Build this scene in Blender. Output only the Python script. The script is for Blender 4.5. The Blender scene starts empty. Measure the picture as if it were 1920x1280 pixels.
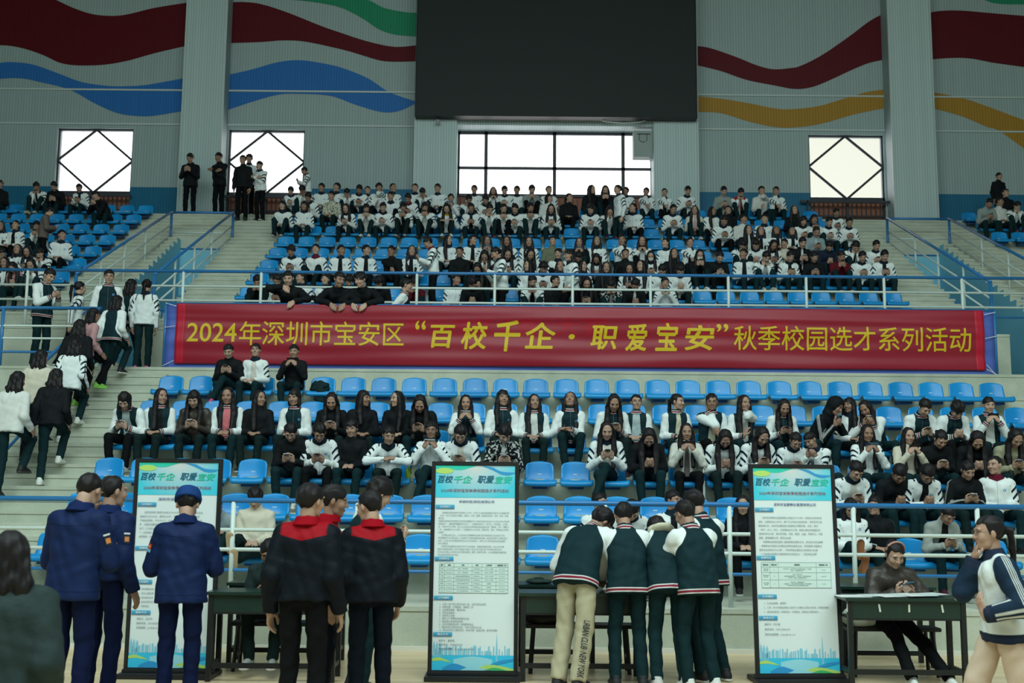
import bpy, bmesh, math, random
import numpy as np
from mathutils import Vector, Matrix, Euler
PI = math.pi
rng = random.Random(7)
SC = bpy.context.scene
COL = SC.collection

# ------------------------------------------------------------------ camera
F_PX, CAM_H, TILT, ROLL = 2050.0, 1.79, math.radians(7.48), math.radians(0.5)
cam_d = bpy.data.cameras.new('camera'); cam = bpy.data.objects.new('camera', cam_d); COL.objects.link(cam)
cam_d.sensor_width = 36.0; cam_d.lens = F_PX / 1920.0 * 36.0; cam_d.clip_start = .1; cam_d.clip_end = 400
CAM_M = Matrix.Translation((0, 0, CAM_H)) @ (Matrix.Rotation(PI/2 + TILT, 4, 'X') @ Matrix.Rotation(ROLL, 4, 'Z'))
cam.matrix_world = CAM_M
SC.camera = cam
cam_d.dof.use_dof = True; cam_d.dof.focus_distance = 14.0; cam_d.dof.aperture_fstop = 2.8
CAM_R = CAM_M.to_3x3(); CAM_RI = CAM_R.inverted()

def ray(px, py):
    return CAM_R @ Vector(((px-960)/F_PX, -(py-640)/F_PX, -1.0))
def on_y(px, py, Y):                       # where a line of sight meets the upright plane y = Y
    d = ray(px, py); t = Y / d.y
    return Vector((d.x*t, Y, CAM_H + d.z*t))
def on_z(px, py, Z):
    d = ray(px, py); t = (Z-CAM_H)/d.z
    return Vector((d.x*t, d.y*t, Z))
def proj(p):
    v = CAM_RI @ (Vector(p) - Vector((0, 0, CAM_H)))
    return (960 + F_PX*v.x/-v.z, 640 - F_PX*v.y/-v.z)

# ------------------------------------------------------------------ view, sky, lights
SC.view_settings.view_transform = 'Standard'; SC.view_settings.look = 'None'
SC.view_settings.exposure = 0.0; SC.view_settings.gamma = 1.0; SC.view_settings.use_curve_mapping = False
W = bpy.data.worlds.new('sky'); SC.world = W; W.use_nodes = True
wn = W.node_tree.nodes; wl = W.node_tree.links; wn.clear()
w_out = wn.new('ShaderNodeOutputWorld'); w_bg = wn.new('ShaderNodeBackground')
w_tc = wn.new('ShaderNodeTexCoord'); w_sx = wn.new('ShaderNodeSeparateXYZ')
w_rm = wn.new('ShaderNodeValToRGB')
wl.new(w_tc.outputs['Generated'], w_sx.inputs[0]); wl.new(w_sx.outputs['Y'], w_rm.inputs[0])
w_rm.color_ramp.elements[0].position = .05; w_rm.color_ramp.elements[0].color = (.052, .070, .069, 1)
w_rm.color_ramp.elements[1].position = .55; w_rm.color_ramp.elements[1].color = (1, 1, 1, 1)
w_bg.inputs['Strength'].default_value = 2.6
wl.new(w_rm.outputs[0], w_bg.inputs['Color']); wl.new(w_bg.outputs[0], w_out.inputs[0])

def area(name, loc, rot, sx, sy, power, col=(.82, 1.0, .97)):
    l = bpy.data.lights.new(name, 'AREA'); l.shape = 'RECTANGLE'; l.size = sx; l.size_y = sy
    l.energy = power; l.color = col
    o = bpy.data.objects.new(name, l); COL.objects.link(o); o.location = loc; o.rotation_euler = rot
    return o
# unseen soft area lights, added overhead to brighten the court and stand
area('overhead_fill', (0, 1.5, 14.0), (math.radians(28), 0, 0), 24, 9, 4000)
area('overhead_fill', (-2, 12, 15.5), (math.radians(10), 0, 0), 20, 5, 300)

sun_d = bpy.data.lights.new('sun', 'SUN'); sun_d.energy = 7.0; sun_d.angle = .02; sun = bpy.data.objects.new('sun', sun_d); COL.objects.link(sun); sun.rotation_euler = (math.radians(20), math.radians(-22), 0)   # outdoors only: the roof keeps it off the court

# ------------------------------------------------------------------ materials
MATS = {}
class NT:
    """small helper to write node graphs"""
    def __init__(s, name, rough=.6, spec=.3):
        s.m = bpy.data.materials.new(name); s.m.use_nodes = True
        s.t = s.m.node_tree; s.n = s.t.nodes; s.b = s.n['Principled BSDF']
        s.b.inputs['Roughness'].default_value = rough; s.b.inputs['Specular IOR Level'].default_value = spec
    def link(s, a, b): s.t.links.new(a, b)
    def val(s, v, sock):
        if hasattr(v, 'links') or hasattr(v, 'is_linked'): s.link(v, sock)
        elif isinstance(v, (tuple, list)): sock.default_value = (*v[:3], 1) if len(sock.default_value) == 4 else v
        else: sock.default_value = v
    def math(s, op, a, b=0.0, c=None, clamp=False):
        n = s.n.new('ShaderNodeMath'); n.operation = op; n.use_clamp = clamp
        s.val(a, n.inputs[0]); s.val(b, n.inputs[1])
        if c is not None: s.val(c, n.inputs[2])
        return n.outputs[0]
    def mix(s, f, a, b):
        n = s.n.new('ShaderNodeMix'); n.data_type = 'RGBA'
        s.val(f, n.inputs['Factor']); s.val(a, n.inputs[6]); s.val(b, n.inputs[7])
        return n.outputs[2]
    def attr(s, name):
        n = s.n.new('ShaderNodeAttribute'); n.attribute_name = name; return n
    def sep(s, v):
        n = s.n.new('ShaderNodeSeparateXYZ'); s.link(v, n.inputs[0]); return n.outputs
    def obj(s): return s.n.new('ShaderNodeTexCoord').outputs['Object']
    def noise(s, vec, scale, detail=3, rough=.5):
        n = s.n.new('ShaderNodeTexNoise'); s.link(vec, n.inputs['Vector'])
        n.inputs['Scale'].default_value = scale; n.inputs['Detail'].default_value = detail
        n.inputs['Roughness'].default_value = rough; return n.outputs['Fac']
    def bump(s, h, strength=.3, dist=.01):
        n = s.n.new('ShaderNodeBump'); n.inputs['Strength'].default_value = strength
        n.inputs['Distance'].default_value = dist; s.link(h, n.inputs['Height'])
        s.link(n.outputs[0], s.b.inputs['Normal'])
    def step(s, a, edge, w=.0015):          # 0 below edge, 1 above, soft over w
        return s.math('MULTIPLY_ADD', s.math('SUBTRACT', a, edge), 1.0/w, .5, clamp=True)
    def band(s, a, lo, hi, w=.0015):
        return s.math('MULTIPLY', s.step(a, lo, w), s.math('SUBTRACT', 1.0, s.step(a, hi, w)))
    def col(s, c): s.val(c, s.b.inputs['Base Color'])

def flat(name, c, rough=.6, metal=0.0, spec=.3, var=0.0, scale=8):
    if name in MATS: return MATS[name]
    g = NT(name, rough, spec); g.b.inputs['Metallic'].default_value = metal
    if var:
        f = g.noise(g.obj(), scale)
        g.col(g.mix(f, tuple(x*(1-var) for x in c), tuple(min(1, x*(1+var)) for x in c)))
    else: g.col(c)
    MATS[name] = g.m; return g.m

# ------------------------------------------------------------------ mesh helpers
def link_mesh(name, me, m=None, parent=None, smooth=False):
    o = bpy.data.objects.new(name, me); COL.objects.link(o)
    if m is not None:
        for x in (m if isinstance(m, (list, tuple)) else [m]): me.materials.append(x)
    if smooth:
        me.polygons.foreach_set('use_smooth', [True]*len(me.polygons))
    if parent is not None: o.parent = parent
    return o
def tag(o, label=None, cat=None, group=None, kind=None):
    if label: o['label'] = label
    if cat: o['category'] = cat
    if group: o['group'] = group
    if kind: o['kind'] = kind
    return o
def empty(name, loc, rz=0.0, label=None, cat=None, group=None):
    o = bpy.data.objects.new(name, None); COL.objects.link(o); o.location = loc; o.rotation_euler = (0, 0, rz)
    o.empty_display_size = .1
    return tag(o, label, cat, group)

class MB:
    """collects boxes, tubes and polygons into one mesh"""
    def __init__(s): s.v = []; s.f = []; s.mi = []; s.cur = 0
    def add(s, vs, fs):
        b = len(s.v); s.v += [tuple(v) for v in vs]
        for f in fs: s.f.append(tuple(b+i for i in f)); s.mi.append(s.cur)
        return s
    def box(s, x0, x1, y0, y1, z0, z1, M=None):
        vs = [Vector((x, y, z)) for z in (z0, z1) for y in (y0, y1) for x in (x0, x1)]
        if M is not None: vs = [M @ v for v in vs]
        return s.add(vs, [(0, 2, 3, 1), (4, 5, 7, 6), (0, 1, 5, 4), (2, 6, 7, 3), (0, 4, 6, 2), (1, 3, 7, 5)])
    def tube(s, pts, r, n=10, cap=True):
        pts = [Vector(p) for p in pts]; rings = []
        for i, p in enumerate(pts):
            d = (pts[min(i+1, len(pts)-1)] - pts[max(i-1, 0)]).normalized()
            up = Vector((0, 0, 1)) if abs(d.z) < .9 else Vector((1, 0, 0))
            a = d.cross(up).normalized(); b = a.cross(d)
            rr = r[i] if isinstance(r, (list, tuple)) else r
            rings.append([p + a*rr*math.cos(2*PI*k/n) + b*rr*math.sin(2*PI*k/n) for k in range(n)])
        vs = [v for R in rings for v in R]; fs = []
        for i in range(len(pts)-1):
            for k in range(n):
                fs.append((i*n+k, i*n+(k+1) % n, (i+1)*n+(k+1) % n, (i+1)*n+k))
        if cap: fs.append(tuple(range(n))[::-1]); fs.append(tuple((len(pts)-1)*n+k for k in range(n)))
        return s.add(vs, fs)
    def poly(s, vs): return s.add(vs, [tuple(range(len(vs)))])
    def prism(s, xy, y0, y1):              # outline in x-z, thickness in y (outline counter-clockwise seen from -y)
        n = len(xy); vs = [(x, y0, z) for x, z in xy] + [(x, y1, z) for x, z in xy]
        fs = [tuple(range(n)), tuple(range(2*n-1, n-1, -1))]
        for i in range(n): j = (i+1) % n; fs.append((j, i, n+i, n+j))
        return s.add(vs, fs)
    def mesh(s, name):
        me = bpy.data.meshes.new(name); me.from_pydata(s.v, [], s.f)
        if any(s.mi): me.polygons.foreach_set('material_index', s.mi)
        me.update(); return me
    def build(s, name, m=None, parent=None, smooth=False, bevel=0.0):
        me = s.mesh(name)
        if bevel:
            bm = bmesh.new(); bm.from_mesh(me)
            bmesh.ops.bevel(bm, geom=list(bm.edges), offset=bevel, segments=2, affect='EDGES', clamp_overlap=True)
            bm.to_mesh(me); bm.free()
        o = link_mesh(name, me, m, parent, smooth)
        return o
# ================================================================== the hall
def concrete(name, c1, c2):
    g = NT(name, .85, .15); o = g.obj()
    n1 = g.noise(o, 1.3, 6, .65); n2 = g.noise(o, 40, 2)
    f = g.math('ADD', g.math('MULTIPLY', n1, .8), g.math('MULTIPLY', n2, .2))
    f = g.math('MULTIPLY_ADD', g.math('SUBTRACT', f, .5), 2.6, .5, clamp=True)
    g.col(g.mix(f, c1, c2)); g.bump(n2, .15, .003)
    return g.m
M_CONC = concrete('terrazzo_concrete', (.34, .385, .315), (.54, .58, .475))
M_TREAD = concrete('worn_concrete', (.40, .43, .36), (.58, .61, .51))
M_BLUEWALL = flat('light_blue_paint', (.20, .52, .66), .6, var=.06, scale=1.2)
M_RBLUE = flat('blue_rail_paint', (.025, .17, .42), .35, spec=.5)
M_RWHITE = flat('white_rail_paint', (.62, .72, .68), .4, spec=.4)

def wood_floor():
    g = NT('pale_maple_floor', .32, .45); o = g.obj(); s = g.sep(o)
    plank = g.math('FLOOR', g.math('DIVIDE', s[1], .09))
    off = g.math('MULTIPLY', g.math('SINE', g.math('MULTIPLY', plank, 12.9898)), 43.7)
    seg = g.math('FLOOR', g.math('ADD', g.math('DIVIDE', s[0], 1.4), off))
    cv = g.n.new('ShaderNodeCombineXYZ'); g.link(plank, cv.inputs[0]); g.link(seg, cv.inputs[1])
    wn_ = g.n.new('ShaderNodeTexWhiteNoise'); g.link(cv.outputs[0], wn_.inputs[0])
    gm = g.n.new('ShaderNodeMapping'); g.link(o, gm.inputs[0]); gm.inputs['Scale'].default_value = (1.5, 40, 1)
    gr = g.noise(gm.outputs[0], 2.0, 4)
    f = g.math('ADD', g.math('MULTIPLY', wn_.outputs[0], .55), g.math('MULTIPLY', gr, .45))
    c = g.mix(f, (.54, .40, .22), (.76, .62, .40))
    fr = g.math('FRACT', g.math('DIVIDE', s[1], .09))
    c = g.mix(g.math('SUBTRACT', 1.0, g.step(fr, .04, .03)), c, (.34, .24, .13))
    g.col(c); return g.m
fl = MB(); fl.box(-24, 24, -8, 12.2, -.3, 0)
tag(fl.build('floor', wood_floor()), kind='structure')

# --- stepped concrete stand ------------------------------------------------
RISE = .47; DEP = .86
LOW = [(12.2, .47)] + [(13.65 + DEP*(k-1), RISE*(k+1)) for k in range(1, 8)]      # (front edge y, tread z)
AISLE_Y, AISLE_Z = LOW[-1]
UP0 = 20.5
UP = [(UP0, 4.70)] + [(21.79 + DEP*n, 4.70 + RISE*(n+1)) for n in range(9)]       # treads of the upper stand, the last is the top landing
WALL_Y = 31.0
def surf_z(y, stair=False):
    z = 0.0; prof = LOW + UP
    for i, (ye, ze) in enumerate(prof):
        if y >= ye - 1e-6: z = ze
    if stair:
        for i, (ye, ze) in enumerate(prof):
            if i in (0, 8): continue
            if ye-.574 <= y < ye-.287: z = max(z, ze-RISE+.157)
            elif ye-.287 <= y < ye: z = max(z, ze-RISE+.313)
    return z
def stair_profile(steps, y_end, sub):
    pts = []
    for i, (ye, ze) in enumerate(steps):
        if sub and i > 0:
            z0 = steps[i-1][1]; h = (ze-z0)/3
            if h < .2: pts += [(ye-.574, z0+h), (ye-.287, z0+2*h)]
        pts.append((ye, ze))
    return pts + [(y_end, None)]
def stepped(name, x0, x1, steps, y_end, sub=False, zb=0.0, side=None):
    """a solid run of steps; tops get the worn material, sides the side material"""
    pr = stair_profile(steps, y_end, sub); b = MB(); out = [(pr[0][0], zb)]
    for (y, z), (y2, _) in zip(pr[:-1], pr[1:]):
        nose = .012
        out += [(y, z-.05), (y-nose, z-.05), (y-nose, z), (y2, z)]
    out.append((pr[-1][0], zb)); n = len(out)
    vs = [(x0, y, z) for y, z in out] + [(x1, y, z) for y, z in out]
    b.cur = 2
    for (ya, za), (yb, zc) in zip(pr[:-1], pr[1:]):
        for xx in (x0, x1): b.add([(xx, ya, zb), (xx, yb, zb), (xx, yb, za), (xx, ya, za)], [(0, 1, 2, 3)])
    for i in range(n-1):
        top = abs(out[i][1]-out[i+1][1]) < 1e-5 and out[i+1][0]-out[i][0] > .02
        b.cur = 1 if top else 0
        b.add([vs[i], vs[i+1], vs[n+i+1], vs[n+i]], [(0, 1, 2, 3)])
    o = b.build(name, [M_CONC, M_TREAD, side or M_CONC])
    return tag(o, kind='structure')
UPE = UP
XA, XB = -5.87, 8.22          # the middle block of seats
stepped('floor_lower_stand', XA, XB+14, LOW, UP0)
stepped('floor_lower_steps', -8.15, XA, LOW, UP0, sub=True)
stepped('floor_lower_side_stand', -22, -8.15, LOW, UP0)
TOPY = 26.95                   # back of the stairway mouths
k7 = [s for s in UP if s[0] < TOPY]; kt = [s for s in UP if s[0] >= TOPY-DEP]
stepped('floor_upper_stand', XA, XB, UP, WALL_Y, zb=3.0)
stepped('floor_upper_steps', -7.05, XA, UP, WALL_Y, sub=True, zb=3.0, side=M_BLUEWALL)
stepped('floor_upper_steps_far', -9.6, -8.35, UP, WALL_Y, sub=True, zb=3.0, side=M_BLUEWALL)
stepped('floor_upper_side_stand', -22, -9.6, UP, WALL_Y, zb=3.0)
stepped('floor_upper_steps_right', XB, 9.42, UP, WALL_Y, sub=True, zb=3.0, side=M_BLUEWALL)
stepped('floor_upper_steps_far_right', 10.72, 11.95, UP, WALL_Y, sub=True, zb=3.0, side=M_BLUEWALL)
stepped('floor_upper_side_stand_right', 11.95, 22, UP, WALL_Y, zb=3.0)
for i, (a, b_) in enumerate(((-8.35, -7.05), (9.42, 10.72))):
    zt = surf_z(TOPY)
    w = MB(); w.box(a, b_, TOPY, TOPY+.3, 3.76, zt-.42); tag(w.build('wall_stairway_mouth', M_BLUEWALL), kind='structure')
    steps = [(TOPY, zt)] + [s for s in UP if s[0] > TOPY]
    stepped('floor_stairway_head', a, b_, steps, WALL_Y, sub=True, zb=zt-.42)
    w = MB(); w.box(a, b_, UP0, TOPY, 3.5, 3.76); tag(w.build('floor_stairway', M_TREAD), kind='structure')
bs = MB(); bs.box(-22, 22, 12.17, 12.2, 0, .05); tag(bs.build('baseboard_front', flat('white_edge', (.66, .66, .58), .5)), kind='structure')

# --- seats -------------------------------------------------------------
def seat_material():
    g = NT('blue_moulded_plastic', .30, .38); o = g.n.new('ShaderNodeObjectInfo')
    c = g.mix(o.outputs['Random'], (.006, .235, .56), (.008, .29, .66))
    n = g.noise(g.obj(), 9, 3); g.col(g.mix(g.math('MULTIPLY', n, .25), c, (.006, .17, .44)))
    return g.m
M_SEAT = seat_material()
M_HOLE = flat('seat_slot_pale', (.45, .60, .66), .5)
def seat_mesh():
    """moulded tip-less stadium seat: pan with a rolled front lip, sides and a flared back with rounded corners; origin = front-bottom middle"""
    NU, prof = 15, []
    # profile in (y,z), half width at that point
    P = [(.012, -.012, .205), (-.004, .004, .222), (.0, .030, .228), (.03, .046, .228), (.12, .040, .222), (.24, .030, .216), (.315, .034, .21), (.352, .060, .208),
         (.372, .11, .206), (.388, .18, .204), (.402, .25, .200), (.412, .300, .190), (.418, .322, .176)]
    vs = []
    for (y, z, w) in P:
        for k in range(NU):
            u = 2*k/(NU-1)-1; e = abs(u)**3
            yy, zz = y, z
            if z < .05: zz += .018*e*(1 if y > .02 else .2)     # raised side edges of the pan
            else: yy -= .045*u*u; 
            if z > .28: zz -= .020*(abs(u)**4); zz += .006*math.cos(u*PI)
            vs.append((u*w, yy, zz))
    fs = []
    for i in range(len(P)-1):
        for k in range(NU-1):
            a = i*NU+k; fs.append((a, a+1, a+NU+1, a+NU))
    me = bpy.data.meshes.new('stadium_seat'); me.from_pydata(vs, [], fs); me.update()
    bm = bmesh.new(); bm.from_mesh(me)
    bmesh.ops.solidify(bm, geom=bm.faces[:], thickness=-.014)
    bmesh.ops.recalc_face_normals(bm, faces=bm.faces)
    bm.to_mesh(me); bm.free()
    me.polygons.foreach_set('use_smooth', [True]*len(me.polygons))
    return me
ME_SEAT = seat_mesh(); ME_SEAT.materials.append(M_SEAT)
sl = MB(); M_ = Matrix.Translation((0, .378, .150)) @ Matrix.Rotation(-.12, 4, 'X'); sl.box(-.028, .028, -.014, .004, -.007, .007, M_); ME_SLOT = sl.mesh('drain_slot'); ME_SLOT.materials.append(M_HOLE)
br = MB(); br.box(-.10, .10, .10, .37, -.055, .012); br.box(-.05, .05, .415, .44, -.12, .10); ME_BRK = br.mesh('bracket'); ME_BRK.materials.append(flat('bracket_blue', (.02, .10, .30), .5))
SEATS = []
SEAT_P = .5
def row_seats(x0, x1, yf, z, nm, grp):
    n = int(round((x1-x0)/SEAT_P))
    return [(x0 + SEAT_P*(i+.5), yf, z, nm, i, n, grp) for i in range(n)]
ROWN = ['first', 'second', 'third', 'fourth', 'fifth', 'sixth', 'seventh', 'eighth', 'ninth']
for k in range(6):        # lower rows, from the front
    yf = LOW[k+1][0]-.35
    SEATS += row_seats(XA+.02, XB-.07, yf, LOW[k][1]+.385, (k, 'lower middle'), 'lower')
for n in range(9):
    yf = UP[n+1][0]-.35
    SEATS += row_seats(XA+.1, XB-.05, yf, UP[n][1]+.385, (n, 'upper middle'), 'upper')
    if n >= 2:
        SEATS += row_seats(-15.62, -9.62, yf, UP[n][1]+.385, (n, 'upper left'), 'upper')
    if n >= 6: SEATS += row_seats(12.0, 15.5, yf, UP[n][1]+.385, (n, 'upper right'), 'upper')
def in_view(s):
    x, y = proj((s[0], s[1], s[2]+.2)); return -30 < x < 1950 and y < 1150
SEATS = [s for s in SEATS if in_view(s)]
# ================================================================== back wall, windows, mural
def rib_wall(name, c, pitch=.082, var=.12):
    g = NT(name, .55, .25); o = g.obj(); s = g.sep(o)
    u = g.math('FRACT', g.math('DIVIDE', s[0], pitch))
    groove = g.math('SUBTRACT', 1.0, g.step(u, .16, .1))
    cell = g.math('FLOOR', g.math('DIVIDE', s[0], pitch))
    wn_ = g.n.new('ShaderNodeTexWhiteNoise'); wn_.noise_dimensions = '1D'; g.link(cell, wn_.inputs['W'])
    k = g.math('MULTIPLY', wn_.outputs[0], var)
    c1 = g.mix(k, c, tuple(x*.55 for x in c))
    g.col(g.mix(g.math('MULTIPLY', groove, .55), c1, tuple(x*.35 for x in c)))
    g.bump(u, .4, .02); return g.m
M_WALL = rib_wall('ribbed_grey_panel', (.36, .46, .46))
M_PIER = rib_wall('ribbed_pale_panel', (.48, .61, .61), .075)
M_MRED = rib_wall('mural_dark_red', (.105, .004, .010)); M_MBLUE = rib_wall('mural_blue', (.028, .17, .50))
M_MGREEN = rib_wall('mural_green', (.02, .27, .14)); M_MYEL = rib_wall('mural_ochre', (.40, .22, .03))
M_WAINS = rib_wall('wainscot_blue', (.015, .15, .27))
M_DARKFRAME = flat('dark_window_frame', (.045, .048, .06), .5)
M_REVEAL = flat('white_reveal', (.66, .68, .68), .6)
WY = WALL_Y; ZT, ZB = 17.0, 8.0
def P(px, py, Y=WY): v = on_y(px, py, Y); return v.x, v.z
wins = {1: (105, 247), 2: (427, 570), 4: (1517, 1658)}
Z_WTOP = P(960, 247)[1]; Z_WSIL = P(960, 366)[1]; Z_GR = 8.93
def holes_wall(name, x0, x1, holes, y0, y1, m, z0=ZB, z1=ZT):
    b = MB(); xs = x0
    for (a, c, za, zb) in sorted(holes):
        b.box(xs, a, y0, y1, z0, z1); b.box(a, c, y0, y1, zb, z1); b.box(a, c, y0, y1, z0, za); xs = c
    b.box(xs, x1, y0, y1, z0, z1)
    return b, tag(b.build(name, m), kind='structure')
HX = {k: (P(a, 300)[0], P(b, 300)[0]) for k, (a, b) in wins.items()}
CW = (P(856, 300, 31.0)[0], P(1226, 300, 31.0)[0])
xl0, xl1 = P(352, 0, 30.4)[0], P(427, 0, 30.4)[0]         # left pillar
xr0, xr1 = P(1663, 0, 30.4)[0], P(1742, 0, 30.4)[0]
xc0, xc1 = P(777, 300, 30.4)[0], P(856, 300, 30.4)[0]      # piers either side of the big window
xd0, xd1 = P(1226, 300, 30.4)[0], P(1309, 300, 30.4)[0]
hl = [(HX[k][0], HX[k][1], Z_GR-.2, Z_WTOP) for k in HX] + [(CW[0], CW[1], Z_GR-.2, P(1040, 246)[1])]
holes_wall('wall_back', -22.4, 22.4, hl, WY, WY+.35, [M_WALL])
for nm, a, b_ in (('left', xl0, xl1), ('right', xr0, xr1)):
    q = MB(); q.box(a, b_, 30.4, WY, ZB, ZT); tag(q.build('wall_pillar_'+nm, M_PIER), kind='structure')
for nm, a, b_ in (('left', xc0, xc1), ('right', xd0, xd1)):
    q = MB(); q.box(a, b_, 30.4, WY, ZB, ZT); tag(q.build('wall_pier_'+nm, M_PIER), kind='structure')
q = MB(); q.box(xc0, xd1, 30.55, WY, P(1040, 245)[1]+.0, ZT); tag(q.build('wall_over_window', M_PIER), kind='structure')
# mural bands painted over the panels
def smooth_line(pts, n=6):
    out = []
    for i in range(len(pts)-1):
        p0 = pts[max(i-1, 0)]; p1 = pts[i]; p2 = pts[i+1]; p3 = pts[min(i+2, len(pts)-1)]
        for k in range(n):
            t = k/n
            out.append(tuple(.5*((2*p1[j]) + (-p0[j]+p2[j])*t + (2*p0[j]-5*p1[j]+4*p2[j]-p3[j])*t*t + (-p0[j]+3*p1[j]-3*p2[j]+p3[j])*t**3) for j in (0, 1)))
    return out + [pts[-1]]
def lerp_at(line, x):
    for a, b in zip(line[:-1], line[1:]):
        if a[0] <= x <= b[0]: t = (x-a[0])/max(1e-6, b[0]-a[0]); return a[1]+(b[1]-a[1])*t
    return line[0][1] if x < line[0][0] else line[-1][1]
def band(top, bot, Y=WY-.012):
    T = smooth_line([P(*p) for p in top]); B = smooth_line([P(*p) for p in bot])
    x0 = min(T[0][0], B[0][0]); x1 = max(T[-1][0], B[-1][0]); n = 60; vs = []
    for i in range(n+1):
        x = x0+(x1-x0)*i/n; vs += [(x, Y, lerp_at(T, x)), (x, Y, lerp_at(B, x))]
    return vs, [(2*i, 2*i+1, 2*i+3, 2*i+2) for i in range(n)]
mur = MB()
def mb(mi, top, bot): mur.cur = mi; mur.add(*band(top, bot))
mb(0, [(-60, -30), (60, -20), (105, 0), (140, 16), (175, 27), (210, 30), (240, 27), (290, 15), (353, 5)], [(-60, 90), (0, 85), (40, 90), (80, 103), (110, 117), (135, 122), (165, 123), (200, 121), (240, 114), (290, 100), (350, 86)])
mb(1, [(-60, 130), (0, 118), (30, 117), (65, 122), (110, 138), (150, 153), (190, 160), (225, 162), (270, 160), (300, 155), (350, 146)], [(-60, 155), (0, 148), (40, 147), (75, 154), (130, 168), (180, 195), (220, 212), (250, 217), (280, 218), (310, 214), (350, 207)])
mb(0, [(430, 5), (455, 4), (490, 8), (540, 24), (600, 48), (640, 62), (690, 78), (740, 88), (782, 85)], [(430, 81), (490, 79), (530, 76), (570, 78), (620, 88), (660, 98), (710, 113), (740, 116), (782, 115)])
mb(1, [(425, 141), (470, 131), (520, 117), (560, 113), (600, 118), (640, 127), (690, 147), (730, 173), (782, 191)], [(425, 207), (470, 192), (520, 178), (560, 176), (620, 180), (665, 196), (705, 208), (730, 211), (755, 206), (782, 192)])
mb(2, [(520, -3), (590, -14), (640, -15), (690, 0), (720, 15), (760, 23), (782, 24)], [(520, -1), (560, 1), (600, 6), (640, 15), (680, 35), (710, 55), (740, 65), (782, 69)])
mb(0, [(1300, 86), (1330, 90), (1380, 107), (1420, 123), (1450, 130), (1480, 128), (1500, 124), (1540, 104), (1590, 70), (1630, 40), (1658, 25)], [(1300, 121), (1350, 133), (1400, 150), (1450, 160), (1490, 167), (1520, 164), (1550, 153), (1600, 130), (1630, 118), (1658, 112)])
mb(3, [(1300, 180), (1350, 185), (1400, 193), (1450, 203), (1480, 205), (1530, 200), (1570, 189), (1620, 174), (1662, 167)], [(1300, 210), (1350, 212), (1400, 227), (1450, 238), (1490, 239), (1540, 232), (1600, 215), (1662, 202)])
mb(0, [(1735, 26), (1760, 21), (1800, 20), (1860, 25), (1990, 36)], [(1735, 113), (1780, 109), (1820, 110), (1870, 119), (1990, 135)])
mb(3, [(1735, 171), (1800, 183), (1860, 203), (1990, 252)], [(1735, 200), (1800, 217), (1850, 238), (1880, 250), (1990, 330)])
mb(2, [(1845, -3), (1880, -20), (1990, -40)], [(1845, 0), (1880, 8), (1990, 8)])
tag(mur.build('wall_mural', [M_MRED, M_MBLUE, M_MGREEN, M_MYEL]), kind='structure')
tr = MB()
M_SEAM = flat('panel_trim', (.50, .58, .57), .5)
for py in (172, 236):
    z = P(960, py+3)[1]
    for a, b_ in ((-22, xl0), (xl1, xc0), (xd1, xr0), (xr1, 22)):
        tr.box(a, b_, WY-.045, WY, z-.03, z+.02)
for xx in (xl0, xl1, xr0, xr1, xc0, xd1):
    tr.box(xx-.02, xx+.02, 30.37, 30.42, ZB, ZT)
tag(tr.build('trim_1', M_SEAM), kind='structure')
wz = P(960, 357)[1]
wb = MB()
edges = [(-22, HX[1][0]), (HX[1][1], xl0), (HX[2][1], xc0), (xd1, HX[4][0]), (xr1, 22)]
for a, b_ in edges: wb.box(a, b_, WY-.02, WY, 8.9, wz)
tag(wb.build('trim_2', M_WAINS), kind='structure')
# windows
for k, (a, c) in HX.items():
    root = empty('window_%d' % k, ((a+c)/2, WY+.12, Z_GR)); root['kind'] = 'structure'
    w = c-a; zt = Z_WTOP-Z_GR; zs = Z_WSIL-Z_GR; f = MB(); t = .045
    for (x0, x1, z0, z1) in ((-w/2, w/2, zt-t, zt), (-w/2, w/2, zs-t, zs+t), (-w/2, -w/2+t, 0, zt), (w/2-t, w/2, 0, zt)): f.box(x0, x1, -.03, .03, z0, z1)
    zc = (zt+zs)/2
    for p, q_ in (((-w/2, zc), (0, zt-.02)), ((0, zt-.02), (w/2, zc)), ((w/2, zc), (0, zs)), ((0, zs), (-w/2, zc))):
        f.tube([(p[0], -.02, p[1]), (q_[0], -.02, q_[1])], .038, 6)
    f.build('frame', M_DARKFRAME, root)
    g_ = MB(); g_.box(-w/2, w/2, .07, .1, -.1, zs); 
    g_.build('brick_panel', flat('grille_backing', (.34, .14, .09), .7), root)
    gr = MB()
    n = int(w/.13)
    for i in range(n+1): gr.box(-w/2+i*w/n-.012, -w/2+i*w/n+.012, -.06, -.03, -.1, zs-.06)
    for z in (.05, .16, .27, .38, .49, .60, .71):
        if z < zs-.08: gr.box(-w/2, w/2, -.055, -.035, z-.02, z+.02)
    gr.box(-.04, .04, -.08, -.02, 0, zs)
    gr.build('grille', M_DARKFRAME, root)
    gb = MB(); gb.box(-w/2-.35, w/2+.12, -.36, -.30, zs-.20, zs-.13); gb.box(-w/2-.16, -w/2-.12, -.36, -.3, 0, zs-.15); gb.build('guard_bar', M_DARKFRAME, root)
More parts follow.
